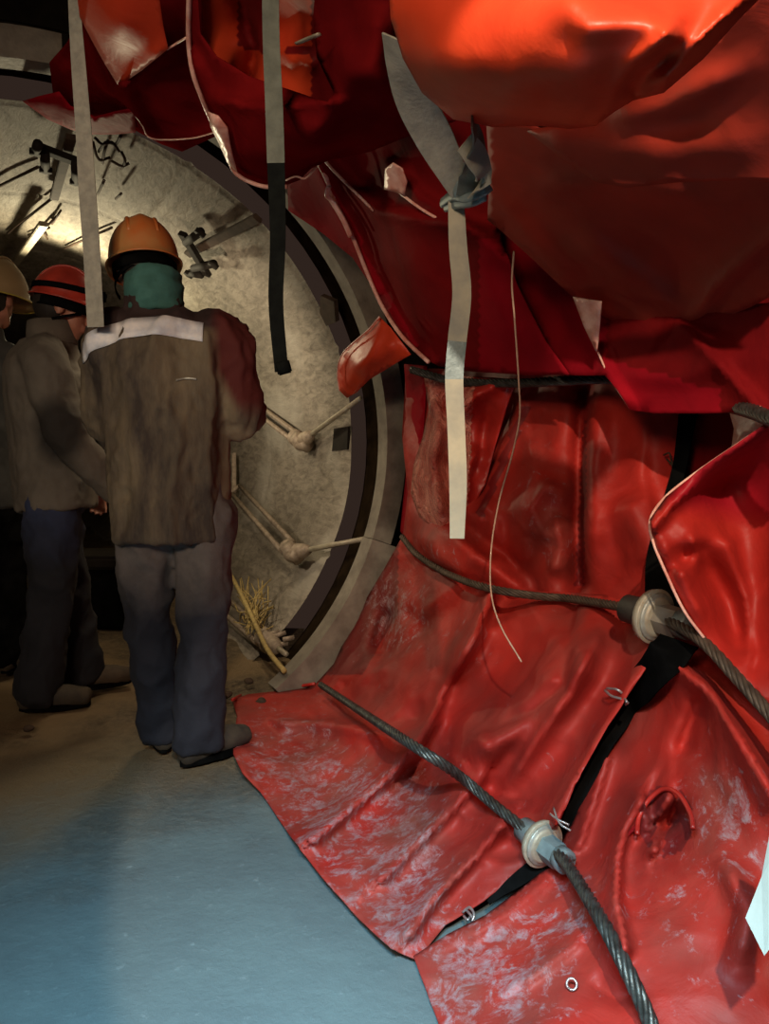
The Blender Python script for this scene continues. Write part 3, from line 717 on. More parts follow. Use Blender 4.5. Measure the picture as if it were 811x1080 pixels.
def off(rf, px, py, d): return (px, py, rf(px, py)-d)
c1pts = lay([(338,722),(380,750),(432,784),(480,815),(520,848),(560,880),(592,905),(622,950),(650,1000),(678,1060),(695,1105)], .022)
rad1 = min(c1pts, key=lambda q: (q[0]-575)**2+(q[1]-892)**2)[2]
rope('wire_rope', c1pts, 'cable', 'lowest grey wire rope running from the ring foot through the washer fitting to bottom right', .0138)
c2pts = lay([(424,566),(440,585),(470,604),(510,619),(560,628),(610,632)], .022)[::4] + [(655,640,1.44),(690,650,1.40),(735,672,1.32),(780,718,1.30),(840,785,1.28)]
rope('wire_rope', c2pts, 'cable_rust', 'middle dark wire rope crossing from the ring through the upper socket to the right edge', .0130)
c3pts = [(434,390,1.43),(480,402,1.48),(540,404,1.48),(590,402,1.47),(642,400,1.50),(700,410,1.48),(760,426,1.42),(790,433,1.29),(811,441,1.22),(845,452,1.16)]
rope('wire_rope', c3pts, 'cable', 'topmost wire rope under the crimson fold, its ends showing at both sides', .0150)
def fitting(c, axis, label, s=1.0, mats=('steel_blue','steel_pale','steel_blue')):
    c = Vector(c); ax = axis.normalized(); root = empty('rope_clamp', c); WL[root.name] = c
    tag(root, label, 'rope fitting', 'washer fittings where the ropes cross the dark straps')
    def lathe(prof, name, mat, seg=28, hexa=False):
        bm = bmesh.new(); tube(bm, [c+ax*(a*s) for a, r in prof], [r*s for a, r in prof], 6 if hexa else seg)
        return obj(name, bm, M[mat], root, smooth=not hexa)
    lathe([(-.085,.026),(-.083,.034),(-.03,.036),(-.012,.040)], 'sleeve', mats[0])
    w = lathe([(-.014,.046),(-.012,.062),(.004,.066),(.006,.064),(.006,.050),(.016,.046),(.018,.040)], 'washer', mats[1])
    bm = bmesh.new(); tube(bm, [c+ax*(a*s) for a in (.0065,.012)], [.058*s,.055*s], 28); obj('washer_face', bm, M['steel'], w)
    lathe([(.016,.036),(.03,.037),(.07,.036)], 'nut', mats[2], hexa=True)
    lathe([(.07,.033),(.098,.032),(.10,.029),(.10,.022),(.088,.020)], 'end_collar', 'steel_blue')
    return root
p0 = cyl(545, 868, rad1); p1 = cyl(612, 920, rad1)
fitting(cyl(572,890,rad1), (p1-p0), 'grey washer and nut fitting on the lowest rope at the bottom centre', .82)
q0 = cyl(660,642,1.37); q1 = cyl(735,664,1.38)
fitting(cyl(690,650,1.39), (q1-q0), 'pale washer fitting in shadow on the middle rope at right', .98, ('ring_d','steel_pale','ring'))
def ribbon(name, pts, width, mat, label=None, cat='strap', thick=.003, parent=None, group=None, cyl_=True, twist=None, mats=None, wv=None, n=8):
    """flat strap along pts facing the chamber axis"""
    if isinstance(width, list) and len(width) != len(pts): width = [width[min(len(width)-1, round(i*(len(width)-1)/max(1, len(pts)-1)))] for i in range(len(pts))]
    P = catmull([cyl(*p) if cyl_ else Vector(p) for p in pts], n); bm = bmesh.new()
    if not isinstance(width, (list, tuple)): width = [width]*len(pts)
    Wd = [v.x for v in catmull([V(w, 0, 0) for w in width], n)]
    tw = [v.x for v in catmull([V(w, 0, 0) for w in (twist or [0]*len(pts))], n)]
    rows = []
    for i, p in enumerate(P):
        t = (P[min(i+1, len(P)-1)]-P[max(i-1, 0)]).normalized(); view = (CAM+AX*p.dot(AX)*.5-p).normalized() if wv is None else wv
        s = t.cross(view).normalized(); s = Quaternion(t, tw[i]) @ s; nrm = s.cross(t).normalized(); h = Wd[i]/2
        rows.append([bm.verts.new(p+s*a*h+nrm*b*thick/2) for a, b in ((-1,-1),(-.5,-1),(0,-1),(.5,-1),(1,-1),(1,1),(.5,1),(0,1),(-.5,1),(-1,1))])
    for r, (A_, B_) in enumerate(zip(rows, rows[1:])):
        for k in range(10):
            f = bm.faces.new((A_[k], A_[(k+1) % 10], B_[(k+1) % 10], B_[k]))
            if mats: f.material_index = mats(r/len(rows))
    bm.faces.new(rows[0]); bm.faces.new(rows[-1][::-1]); bmesh.ops.recalc_face_normals(bm, faces=bm.faces)
    o = obj(name, bm, [M[m] for m in (mat if isinstance(mat, list) else [mat])], parent, smooth=False)
    if label: tag(o, label, cat, group)
    return o
# hanging webbing straps
def DP(l, Y): return [dep(x, y, Y) for x, y in l]
ribbon('webbing_strap', DP([(78,-40),(79,12),(83,70),(88,135),(92,200),(97,270),(101,345)], 2.25), [.036,.036,.042,.046,.05,.050,.050], ['strap'], 'grey webbing strap hanging at far left in front of the red helmet', wv=-FW, cyl_=False)
bk = ribbon('webbing_strap', DP([(285,-40),(286,40),(289,110),(291,172),(293,250),(291,320),(297,392)], 1.75), [.038,.038,.040,.040,.036,.034,.032], ['strap_grn','strap_dark'], 'long centre strap, grey green above and black below, hanging before the tunnel lining', mats=lambda t: 1 if .48 < t else 0, wv=-FW, cyl_=False)
bm = bmesh.new(); c = dep(299, 388, 1.745); bar(bm, c+V(-.004,0,.016), c+V(.004,0,-.014), .034, .012, V(0,1,0), .003)
obj('strap_end', bm, M['strap_dark'], bk)
ribbon('webbing_strap', DP([(481,212),(483,260),(487,310),(482,360),(479,400),(481,450),(483,510),(482,568)], 1.52), [.032,.036,.038,.038,.037,.036,.036,.030], ['strap_dirty','steel_blue'], 'long pale strap hanging from the knotted bundle down over the pink film', mats=lambda t: 1 if .42 < t < .56 else 0, wv=-FW, cyl_=False)
# knotted bundle on the wide strap
kb = empty('strap_bundle', cyl(490,215,1.0)); WL[kb.name] = kb.location.copy()
tag(kb, 'knotted bundle of wide grey webbing strap under the bright red roll', 'strap')
ribbon('wide_strap', [(416,40,.86),(424,72,.87),(438,108,.89),(458,146,.92),(478,186,.95),(488,212,.97)], [.05,.062,.074,.072,.052,.03], ['strap'], parent=kb, twist=[.5,.4,.2,0,-.2,-.3])
ribbon('tail_strap', [(498,118,.86),(500,150,.90),(499,180,.93),(492,208,.955)], [.05,.052,.05,.04], ['strap_grn'], parent=kb, wv=-FW)
ribbon('pale_fold', [(490,150,.885),(502,165,.90),(510,185,.915),(498,205,.94)], [.035,.044,.036,.024], ['strap_dirty'], parent=kb, wv=-FW, twist=[.3,0,-.2,.4])
bm = bmesh.new()
for q in (((466,214,.985),(478,206,.96),(492,208,.95),(508,202,.955),(516,196,.97)), ((470,218,.98),(484,214,.955),(498,212,.95),(512,206,.96)), ((484,190,.96),(480,204,.955),(490,216,.96),(500,208,.955))):
    P = catmull([cyl(*p) for p in q], 6); tube(bm, P, [(.011,.005)]*len(P), 8, ref=V(0,0,1))
obj('knot', bm, M['steel_blue'], kb)
# black strips standing in for the shade of the gaps between membrane panels
def blk(name, pts, w, label): return ribbon(name, lay(pts, .03, 3, 3)[::5] if name else pts, w, ['black'], label, 'strap', .004, group='black strips standing in for the dark gaps between membrane panels')
blk('gap_shade_strip', [(716,676),(690,706),(662,742),(638,784),(615,830),(596,872)], [.085]*2+[.078]*2+[.055]*2+[.040]*2+[.034]*3, 'black strip standing in for the dark gap from the upper socket down to the lower washer fitting')
blk('gap_shade_strip', [(580,905),(560,918),(538,934),(515,952)], [.04,.04,.036,.032,.026,.016,.010], 'short tapered black strip standing in for the dark gap below the lower washer fitting')
ribbon('gap_shade_strip', [(727,428,W(727,428)-.01),(722,460,W(722,460)-.03),(716,495,W(716,495)-.05),(706,530,W(706,530)-.06),(694,590,W(694,590)-.08),(700,650,W(700,650)-.10)], [.05,.04,.035,.035,.06,.09], ['black'], 'black strip standing in for the shadowed gap above the upper socket', 'strap', .004, group='black strips standing in for the dark gaps between membrane panels')
# tie wires
def wires(pp, label, r=.003, name='tie_wire', mat='wire'):
    bm = bmesh.new()
    for q in pp:
        P = catmull([cyl(*p) for p in q], 6); tube(bm, P, r, 6)
    o = obj(name, bm, M[mat]); tag(o, label, 'wire'); return o
wr = min(surf(642,730), surf(662,740), surf(650,735))-.02
wires([((638,728,wr),(645,734,wr-.01),(655,737,wr-.01),(663,742,wr)),((640,726,wr),(650,727,wr-.01),(656,731,wr)),((658,736,wr-.01),(661,740,wr-.02),(660,743,wr))], 'small bright tie wire across the black gap strip right of centre')
wr = min(surf(490,965), surf(502,970), surf(495,960))-.012
wires([((488,962,wr),(495,957,wr-.01),(500,964,wr-.012),(498,972,wr-.01)),((492,960,wr),(497,966,wr-.01),(503,975,wr)),((489,966,wr),(493,970,wr-.01),(496,967,wr))], 'small twisted silver wire clip on the apron near the floor edge')
wr = min(surf(584,856), surf(598,872), surf(590,865))-.04
wires([((580,858,wr),(588,864,wr-.01),(600,870,wr)),((584,852,wr),(590,868,wr-.01),(602,876,wr))], 'thin tie wire above the lower washer fitting', .0022)
wr = min(surf(704,484), surf(712,494))-.02
wires([((700,480,wr),(706,478,wr-.01),(708,486,wr),(714,500,wr)),((703,484,wr),(710,492,wr-.01),(717,503,wr))], 'dark bent tie wire at the black gap above the flap', .0025, mat='rust')
bm = bmesh.new(); c = cyl(603,1038,surf(603,1038)-.018); n_ = (CAM-c).normalized(); X_ = n_.orthogonal().normalized(); Y_ = n_.cross(X_)
P = [c+X_*.0085*math.cos(k*math.pi/8)+Y_*.0085*math.sin(k*math.pi/8) for k in range(17)]; tube(bm, P, .0022, 8)
tag(obj('eyelet', bm, M['wire']), 'small silver eyelet ring in the bottom red membrane', 'eyelet')
# hanging cord
bm = bmesh.new(); P = catmull([cyl(*p) for p in ((542,265,1.10),(540,300,1.10),(543,340,1.11),(547,400,1.12),(548,440,1.13),(540,480,1.14),(526,530,1.17),(518,580,1.19),(518,625,1.2),(528,660,1.2),(550,698,1.22))], 8)
tube(bm, P, .0022, 6); tag(obj('hanging_cord', bm, M['string']), 'thin pale cord curling down in front of the red wall', 'cord')
# pale card at the right edge
bm = bmesh.new(); q = [cyl(*p) for p in ((815,862,1.08),(803,925,1.08),(786,968,1.09),(806,1008,1.08),(845,960,1.05),(845,850,1.05))]
vs = [bm.verts.new(p) for p in q]; f = bm.faces.new(vs); r_ = bmesh.ops.extrude_face_region(bm, geom=[f]); 
for v in r_['geom']:
    if isinstance(v, bmesh.types.BMVert): v.co += (v.co-CAM).normalized()*.004
bmesh.ops.recalc_face_normals(bm, faces=bm.faces)
tag(obj('pale_card', bm, M['paper'], smooth=False), 'pale cut plastic card end poking in at the lower right edge', 'card')
bm = bmesh.new(); P = [cyl(*p) for p in ((313,46,1.08),(322,42,1.07),(337,36,1.07))]; tube(bm, catmull(P,4), [(.006,.003)]*9, 8)
tag(obj('cable_tie', bm, M['steel_pale']), 'short pale plastic tie on the dark hanging bag at the top', 'tie')
# ================================================================== FIXTURES ON THE LINING
def onwall(px, py, d=0.0):
    """point on the lining surface seen at a pixel, lifted d inward"""
    r = ray(px, py); R = TR-d
    u, v, w = r.dot(RP), r.z, r.dot(AX)
    a = u*u+v*v; b = -2*(u*UC+v*VC); c = UC*UC+VC*VC-R*R
    t = (-b+math.sqrt(b*b-4*a*c))/(2*a); return CAM+r*t
def wallfix(px, py):
    p = onwall(px, py, 0); q = p-CAM; n = -(RP*(q.dot(RP)-UC)+V(0,0,q.z-VC)).normalized(); return p, n
def bracket(pts_long, pts_cross, label, stubs):
    c, n = wallfix(*pts_cross[0]); root = empty('lining_bracket', c); WL[root.name] = c; tag(root, label, 'bracket', 'cross-shaped iron brackets bolted to the lining')
    bm = bmesh.new(); bar(bm, onwall(*pts_long[0], .05), onwall(*pts_long[1], .05), .045, .025, n, .003); obj('long_bar', bm, M['rust'], root, smooth=False)
    bm = bmesh.new(); bar(bm, onwall(*pts_cross[0], .085), onwall(*pts_cross[1], .085), .05, .03, n, .003); obj('cross_bar', bm, M['iron'], root, smooth=False)
    for a, b in stubs:
        bm = bmesh.new(); tube(bm, [onwall(*a, .11), onwall(*b, .10)], .022, 10); mid = onwall(*b, .10); tube(bm, [mid, mid+n*.02], .032, 6)
        obj('bolt', bm, M['iron'], root)
bracket([(75,144),(57,209)], [(37,154),(82,171)], 'cross-shaped iron bracket at upper left beside the hanging strap', [((47,160),(48,177)),((80,172),(80,190)),((40,152),(38,158))])
bracket([(198,268),(272,230)], [(192,246),(219,290)], 'cross-shaped iron bracket just right of the orange helmet', [((196,256),(212,244)),((204,283),(226,278)),((212,290),(200,288))])
def clevis(a, m, b, label, mat='steel_dirty', side=.078, rod=True):
    """turnbuckle frame from a to m, forked joint at m, rod to b"""
    root = empty('turnbuckle', m); WL[root.name] = Vector(m); tag(root, label, 'turnbuckle', 'turnbuckles tied along the lining')
    a, m, b = Vector(a), Vector(m), Vector(b); t = (m-a).normalized(); s = t.cross((CAM-m).normalized()).normalized(); n = s.cross(t)
    bm = bmesh.new(); e = m-t*.09
    tube(bm, [a+s*side/2, e+s*side/2], .015, 8); tube(bm, [a-s*side/2, e-s*side/2], .015, 8); tube(bm, [a-s*side/2, a+s*side/2], .014, 8)
    obj('frame', bm, M[mat], root)
    bm = bmesh.new(); tube(bm, [e-t*.018, e-t*.01, e+t*.02, e+t*.03], [.034,.050,.050,.036], 12); obj('collar', bm, M[mat], root)
    bm = bmesh.new(); tube(bm, [e, m], .020, 10); obj('threaded_stud', bm, M['rust'], root)
    bm = bmesh.new(); ball(bm, m, .055, (1,1,1), 14); tube(bm, [m-n*.06, m+n*.06], .038, 14); obj('eye_knuckle', bm, M[mat], root)
    if rod:
        d = (b-m).normalized(); bm = bmesh.new(); tube(bm, [m+d*.02-t*0, m+d*.05, m+d*.11, m+d*.17], [.040,.046,.038,.020], 12); obj('fork', bm, M[mat], root)
        bm = bmesh.new(); tube(bm, [m+d*.15, b], [.015,.012], 8); obj('rod', bm, M['steel_pale'], root)
        bm = bmesh.new(); q = m+t*.06; tube(bm, [q-n*.03, q+n*.04], .036, 12); tube(bm, [q, q+V(0,0,-.04)], .006, 6); tube(bm, [m, q], .022, 10); obj('pin', bm, M[mat], root)
clevis(onwall(248,516,.10), onwall(309,583,.10), onwall(386,568,.04), 'mud-stained turnbuckle with rod reaching to the ring, right of the standing worker')
clevis(onwall(234,636,.07), onwall(284,678,.07), onwall(302,690,.1), 'lower mud-stained turnbuckle lying under the yellow rope', side=.075)
clevis(onwall(262,424,.06), onwall(318,466,.06), onwall(380,420,.04), 'upper rusty turnbuckle across the lining above the other two', 'steel_dirty', side=.05)
ps = bmesh.new(); bar(ps, onwall(247,478,.06), onwall(247,520,.06), .03, .02, V(0,1,0), .003)
tag(obj('steel_post', ps, M['steel_dirty'], smooth=False), 'short upright pale steel bar beside the elbow height of the standing worker', 'bar')
# yellow rope
rr = random.Random(5); bm = bmesh.new()
P = catmull([onwall(240,600,.12),onwall(256,630,.14),onwall(268,655,.15),onwall(282,685,.15),onwall(300,708,.12)], 8); tube(bm, P, .012, 8)
yr = obj('yellow_rope', bm, M['rope']); tag(yr, 'frayed yellow rope hanging over the lower turnbuckle by the ring foot', 'rope')
bm = bmesh.new()
for k in range(46):
    x = 250+rr.uniform(-4, 40); y = 606+rr.uniform(0, 60)+abs(x-262)*.2
    a = onwall(x, y, .08+rr.uniform(0,.05)); b = onwall(264+rr.uniform(-6,10), 650+rr.uniform(-8,20), .12); m_ = (a+b)/2+V(rr.uniform(-.03,.03), 0, rr.uniform(-.03,.03))
    tube(bm, catmull([a, m_, b], 4), .0035, 5)
obj('frayed_strands', bm, M['rope'], yr)
bm = bmesh.new()
for k in range(6):
    c = onwall(286+rr.uniform(-4,14), 668+k*4+rr.uniform(-2,2), .09)
    bm = bmesh.new(); tube(bm, [c, c+V(.05,.02,rr.uniform(-.01,.02))], .012, 8)
    tag(obj('bolt', bm, M['steel_dirty']), 'short pale bolt beside the yellow rope at the ring foot', 'bolt', 'short pale bolts at the ring foot')
# pocket in the lining, mesh wires
def poly_plate(px, name, mat, label, cat, d=.006, kind=None):
    bm = bmesh.new(); vs = [bm.verts.new(onwall(x, y, d)) for x, y in px]; f = bm.faces.new(vs)
    r = bmesh.ops.extrude_face_region(bm, geom=[f]); _, n = wallfix(*px[0])
    for v in r['geom']:
        if isinstance(v, bmesh.types.BMVert): v.co -= n*(d+.02)
    bmesh.ops.recalc_face_normals(bm, faces=bm.faces)
    o = obj(name, bm, M[mat], smooth=False); tag(o, label, cat, kind=kind); return o
poly_plate([(352,452),(367,450),(366,474),(350,476)], 'bolt_pocket', 'iron', 'dark square bolt pocket in the lining left of the steel ring', 'bolt pocket', .004)
poly_plate([(338,312),(352,318),(354,340),(344,344),(337,330)], 'rust_stain_plate', 'rust', 'brown rusted plate on the lining near the top of the dark gap', 'plate', .004)
bm = bmesh.new()
for q in (((100,145),(108,152),(118,150),(126,160)),((104,160),(112,150),(122,152),(128,142)),((108,172),(110,160),(114,148)),((118,170),(128,175),(136,172)),((98,150),(104,168),(116,166)),((128,160),(132,170),(128,178)),((103,205),(110,190)),((122,210),(128,204))):
    bm = bmesh.new(); tube(bm, catmull([onwall(x, y, .05+.02*(i % 2)) for i, (x, y) in enumerate(q)], 4), .007, 5)
    tag(obj('bent_wire', bm, M['rust']), 'thin bent rusty wire in the tangle below the red drape at upper left', 'wire', 'tangle of bent rusty wires')
bm = bmesh.new()
for q in (((18,270),(60,228)),((30,248),(52,240)),((55,236),(64,222)),((8,246),(60,205)),((0,196),(40,176)),((68,262),(118,240)),((44,240),(50,252))):
    bm = bmesh.new(); tube(bm, [onwall(x, y, .02) for x, y in q], .008, 6)
    tag(obj('thin_rod', bm, M['rust']), 'thin rusty rod fixed on the brightly lit lining at left', 'rod', 'thin rods on the lit lining')
bm = bmesh.new(); bar(bm, onwall(14,280,.12), onwall(46,236,.12), .05, .03, V(0,0,1), .004)
tag(obj('lamp_tube', bm, M['steel_pale'], smooth=False), 'pale slanting tube fixture on the lining above the red helmet', 'tube')
# timber steps behind the workers at far left
for i, (y0, y1, dpt) in enumerate(((548,562,4.0),(592,608,3.9))):
    a = dep(-60, (y0+y1)/2-2, dpt); b = dep(58, (y0+y1)/2, dpt-.05); bm = bmesh.new(); bar(bm, a, b, .22, .065, V(0,0,1), .006)
    bm2 = None
    tag(obj('timber_plank', bm, M['wood'], smooth=False), ['upper pale plank behind the jeans at far left', 'lower pale plank behind the jeans at far left'][i], 'plank', 'planks of the low rack at far left')
rk = empty('plank_rack', (dep(-20,620,4.0).x, 4.1, 0)); WL[rk.name] = rk.location.copy(); tag(rk, 'low black rack carrying the pale planks at far left', 'rack')
for xx in (-75, 18):
    for yy in (4.12, 4.32):
        p = dep(xx, 640, 4.3); bm = bmesh.new(); bar(bm, V(p.x, yy, 0), V(p.x, yy, .60), .04, .04, V(0,1,0)); obj('post', bm, M['black'], rk, smooth=False)
for zz in (.27, .50):
    bm = bmesh.new(); a = dep(-80, 600, 4.22); b = dep(24, 600, 4.22); bar(bm, V(a.x,4.22,zz), V(b.x,4.22,zz), .03, .04); obj('rail', bm, M['black'], rk, smooth=False)
# dark toolbox between the two workers
tb = empty('tool_chest', dep(112,622,4.4)); tb.location.z = 0; WL[tb.name] = tb.location.copy(); tag(tb, 'low black chest on the tunnel floor between the two workers', 'chest')
c = tb.location; bm = bmesh.new(); box(bm, c+V(-.05,0,.17), .62, .36, .34, bev=.015); obj('body', bm, M['black'], tb, smooth=False)
bm = bmesh.new(); box(bm, c+V(-.05,0,.385), .64, .38, .08, bev=.02); obj('lid', bm, M['iron'], tb, smooth=False)
# stones
rs = random.Random(3)
for k, (x, y) in enumerate(((262,720),(238,735),(275,742),(225,722),(118,650),(100,668),(30,770),(60,700))):
    bm = bmesh.new(); r_ = rs.uniform(.018, .034); bmesh.ops.create_icosphere(bm, subdivisions=3, radius=r_)
    p = flr(x, y)
    for v in bm.verts: v.co = v.co*(1+.35*noise.noise(v.co*40+V(k,0,0))); v.co.z *= .6; v.co += p+V(0,0,r_*.35)
    tag(obj('stone', bm, M['rust']), 'small muddy stone lying on the tunnel floor', 'stone', 'muddy stones on the tunnel floor')
# ================================================================== PEOPLE
class Fig:
    """local frame: +y is where the person faces, +x their right, z up"""
    def __init__(s, loc, rz, label):
        s.loc = Vector(loc); s.R = Matrix.Rotation(rz, 4, 'Z'); s.root = empty('person', s.loc); WL[s.root.name] = s.loc.copy()
        tag(s.root, label, 'person')
    def p(s, *a): return s.loc + (s.R @ Vector(a))
    def d(s, *a): return s.R @ Vector(a)
def cloth_disp(seed, amp, sz=(9, 9, 5), dense=26):
    def f(co, n):
        q = V(co.x*sz[0]+seed, co.y*sz[1], co.z*sz[2])
        w = 1-2*abs(noise.noise(q)); w2 = 1-2*abs(noise.noise(V(co.x*dense+seed, co.y*dense, co.z*dense*.7)))
        return amp*(w*.8+.25*w2-.5)
    return f
def head_bm(f, bm, c, fwd, up, s=1.0):
    """c: centre of the skull; features grow out of one remeshed surface"""
    side = fwd.cross(up).normalized(); Mx = Matrix((side, fwd, up)).transposed().to_4x4()
    P = lambda x, y, z: c + side*x*s + fwd*y*s + up*z*s
    ball(bm, P(0,-.012,.03), .1*s, (.76,.95,.92), 20, Mx)                        # cranium
    fat(bm, [P(0,.03,.03), P(0,.045,-.03), P(0,.05,-.085)], [(.062*s,.05*s),(.058*s,.045*s),(.036*s,.034*s)], ref=side)  # face and chin
    fat(bm, [P(-.045,.0,-.05), P(-.02,.05,-.09), P(.02,.05,-.09), P(.045,.0,-.05)], [.024*s]*4)                         # jaw
    fat(bm, [P(0,.088,.018), P(0,.104,-.008), P(0,.112,-.026)], [.010*s,.013*s,.016*s], n=3)                           # nose
    fat(bm, [P(-.04,.078,.034), P(0,.090,.036), P(.04,.078,.034)], [.012*s,.012*s,.012*s], n=3)                        # brow
    fat(bm, [P(-.020,.088,-.052), P(0,.095,-.050), P(.020,.088,-.052)], [.008*s]*3, n=3); fat(bm, [P(-.017,.087,-.064), P(0,.093,-.063), P(.017,.087,-.064)], [.008*s]*3, n=3)
    for sx in (-1, 1): ball(bm, P(.080*sx,-.005,-.002), .03*s, (.35,.7,1.05), 12, Mx)
    return P
def hand_bm(bm, wrist, d, palm, s=1.0, curl=.5, thumb=1, spread=.0):
    """d: pointing direction, palm: normal out of the palm"""
    d = d.normalized(); palm = (palm-d*palm.dot(d)).normalized(); side = d.cross(palm)*thumb   # towards the thumb
    fat(bm, [wrist, wrist+d*.045*s, wrist+d*.085*s], [(.026*s,.018*s),(.038*s,.016*s),(.040*s,.013*s)], ref=side)
    for k, (o, L) in enumerate(((.030,.074),(.010,.082),(-.010,.076),(-.029,.060))):
        b = wrist+d*.085*s+side*o*s; dd = d; pts = [b-d*.02*s, b]; q = b
        for j, fr_k in enumerate((.45,.32,.25)):
            an = curl*(.5+.55*j)*(1+.08*k); dd = (d*math.cos(an)+palm*math.sin(an)).normalized(); q = q+dd*L*fr_k*s; pts.append(q)
        fat(bm, pts, [.0095*s,.0092*s,.0088*s,.0080*s,.0068*s], seg=10, n=3)
    b = wrist+d*.02*s+side*.026*s; t1 = b+(d*.6+side*.7+palm*.3)*.036*s; t2 = t1+(d*.85+side*.2+palm*.45)*.034*s; t3 = t2+(d*.8+palm*.55-side*.1)*.024*s
    fat(bm, [b, t1, t2, t3], [.014*s,.0115*s,.010*s,.0075*s], seg=10, n=3)
def boot(f, name, ankle, toe, mat, foot_z=0.0, s=1.0):
    """ankle: point on the ground under the ankle, toe: direction"""
    t = toe.normalized(); sd = t.cross(V(0,0,1)); a = Vector(ankle); a.z = foot_z; bm = bmesh.new()
    fat(bm, [a-t*.055*s+V(0,0,.05), a+t*.03*s+V(0,0,.052), a+t*.12*s+V(0,0,.046), a+t*.185*s+V(0,0,.040)], [(.040*s,.048),(.046*s,.050),(.052*s,.044),(.042*s,.034)], ref=sd)
    fat(bm, [a+V(0,0,.05)-t*.01, a+V(0,0,.12)-t*.01, a+V(0,0,.20)-t*.015], [(.048*s,.052*s),(.048*s,.050*s),(.056*s,.056*s)], ref=sd)
    me = bake(bm, .009, 3, cloth_disp(3, .004, (14,14,14))); o = obj(name, me, mat, f.root)
    bm = bmesh.new(); n = 28; lo = []; hi = []
    for k in range(n):
        an = 2*math.pi*k/n; y = math.cos(an); x = math.sin(an)
        wdt = .050 if y > 0 else .043
        q = a + t*(.065+.135*y)*s + sd*x*wdt*s*(1-.10*abs(y))
        lo.append(bm.verts.new(q+V(0,0,.001-q.z+foot_z))); hi.append(bm.verts.new(q+V(0,0,.026-q.z+foot_z)))
    bm.faces.new(lo[::-1]); bm.faces.new(hi)
    for k in range(n): bm.faces.new((lo[k], lo[(k+1) % n], hi[(k+1) % n], hi[k]))
    obj('sole', bm, M['black'], o, smooth=False); return o
def helmet(f, c, fwd, up, mat, s=1.0, rim=None, brim_up=0.0):
    side = fwd.cross(up).normalized(); bm = bmesh.new(); rows = []; nu, nv = 40, 14
    def sh(u, v, off=0):
        y = math.cos(u); x = math.sin(u); r = math.cos(v)
        rx, ry, rz = .118+off, .142+off, .150+off
        ridge = .007*math.exp(-(x*3.2)**2)*math.sin(v)**.5 if v > .05 else 0
        return c + side*(x*r*rx*s) + fwd*(y*r*ry*s) + up*((math.sin(v)*(rz)+ridge)*s)
    for j in range(nv+1):
        v = (math.pi/2)*j/nv*.985; rows.append([bm.verts.new(sh(2*math.pi*i/nu, v)) for i in range(nu)])
    for A_, B_ in zip(rows, rows[1:]):
        for i in range(nu): bm.faces.new((A_[i], A_[(i+1) % nu], B_[(i+1) % nu], B_[i]))
    bm.faces.new(rows[-1])
    # skirt and peak
    prev = rows[0]
    for q in (.5, 1.0):
        cur = []
        for i in range(nu):
            u = 2*math.pi*i/nu; pk = max(0, math.cos(u))**2.2; e = (.010+.050*pk)*q; dz = -(.016+.012*pk)*q
            x, y = math.sin(u), math.cos(u)
            cur.append(bm.verts.new(c + side*x*(.118+e)*s + fwd*y*(.142+e)*s + up*dz*s))
        for i in range(nu): bm.faces.new((prev[(i+1) % nu], prev[i], cur[i], cur[(i+1) % nu]))
        prev = cur
    bmesh.ops.recalc_face_normals(bm, faces=bm.faces)
    o = obj('helmet', bm, mat, f.root); m = o.modifiers.new('t', 'SOLIDIFY'); m.thickness = .003; m.offset = 0
    bm = bmesh.new(); P = []
    for i in range(nu+1):
        u = 2*math.pi*i/nu; pk = max(0, math.cos(u))**2.2; e = .010+.050*pk
        P.append(c + side*math.sin(u)*(.118+e)*s + fwd*math.cos(u)*(.142+e)*s - up*(.016+.012*pk)*s)
    tube(bm, P, .0035, 6); obj('rim', bm, rim or mat, o)
    for sx in (-.045, .045):   # raised ribs
        bm = bmesh.new(); P = []
        for k in range(13):
            v = math.radians(25+k*130/12); yy = -math.cos(v); zz = math.sin(v); 
            P.append(c + side*sx*s*1.0 + fwd*yy*.128*s + up*zz*.143*s)
        tube(bm, P, [(.008,.005)]*13, 6); obj('rib', bm, mat, o)
    return o
def band(f, name, c, fwd, up, rx, ry, h, mat, z=0, a0=0, a1=360, s=1.0, parent=None, tilt=0):
    side = fwd.cross(up).normalized(); bm = bmesh.new(); rows = []; n = 40
    for k in range(n+1):
        a = math.radians(a0+(a1-a0)*k/n); q = c + side*math.sin(a)*rx*s + fwd*math.cos(a)*ry*s + up*(z+tilt*math.cos(a))
        nn = (side*math.sin(a)+fwd*math.cos(a)).normalized()
        rows.append([bm.verts.new(q+up*dz+nn*dn) for dz, dn in ((-h/2,0),(-h/2,.004),(h/2,.004),(h/2,0))])
    for A_, B_ in zip(rows, rows[1:]):
        for k in range(4): bm.faces.new((A_[k], A_[(k+1) % 4], B_[(k+1) % 4], B_[k]))
    bmesh.ops.recalc_face_normals(bm, faces=bm.faces)
    return obj(name, bm, mat, parent or f.root)
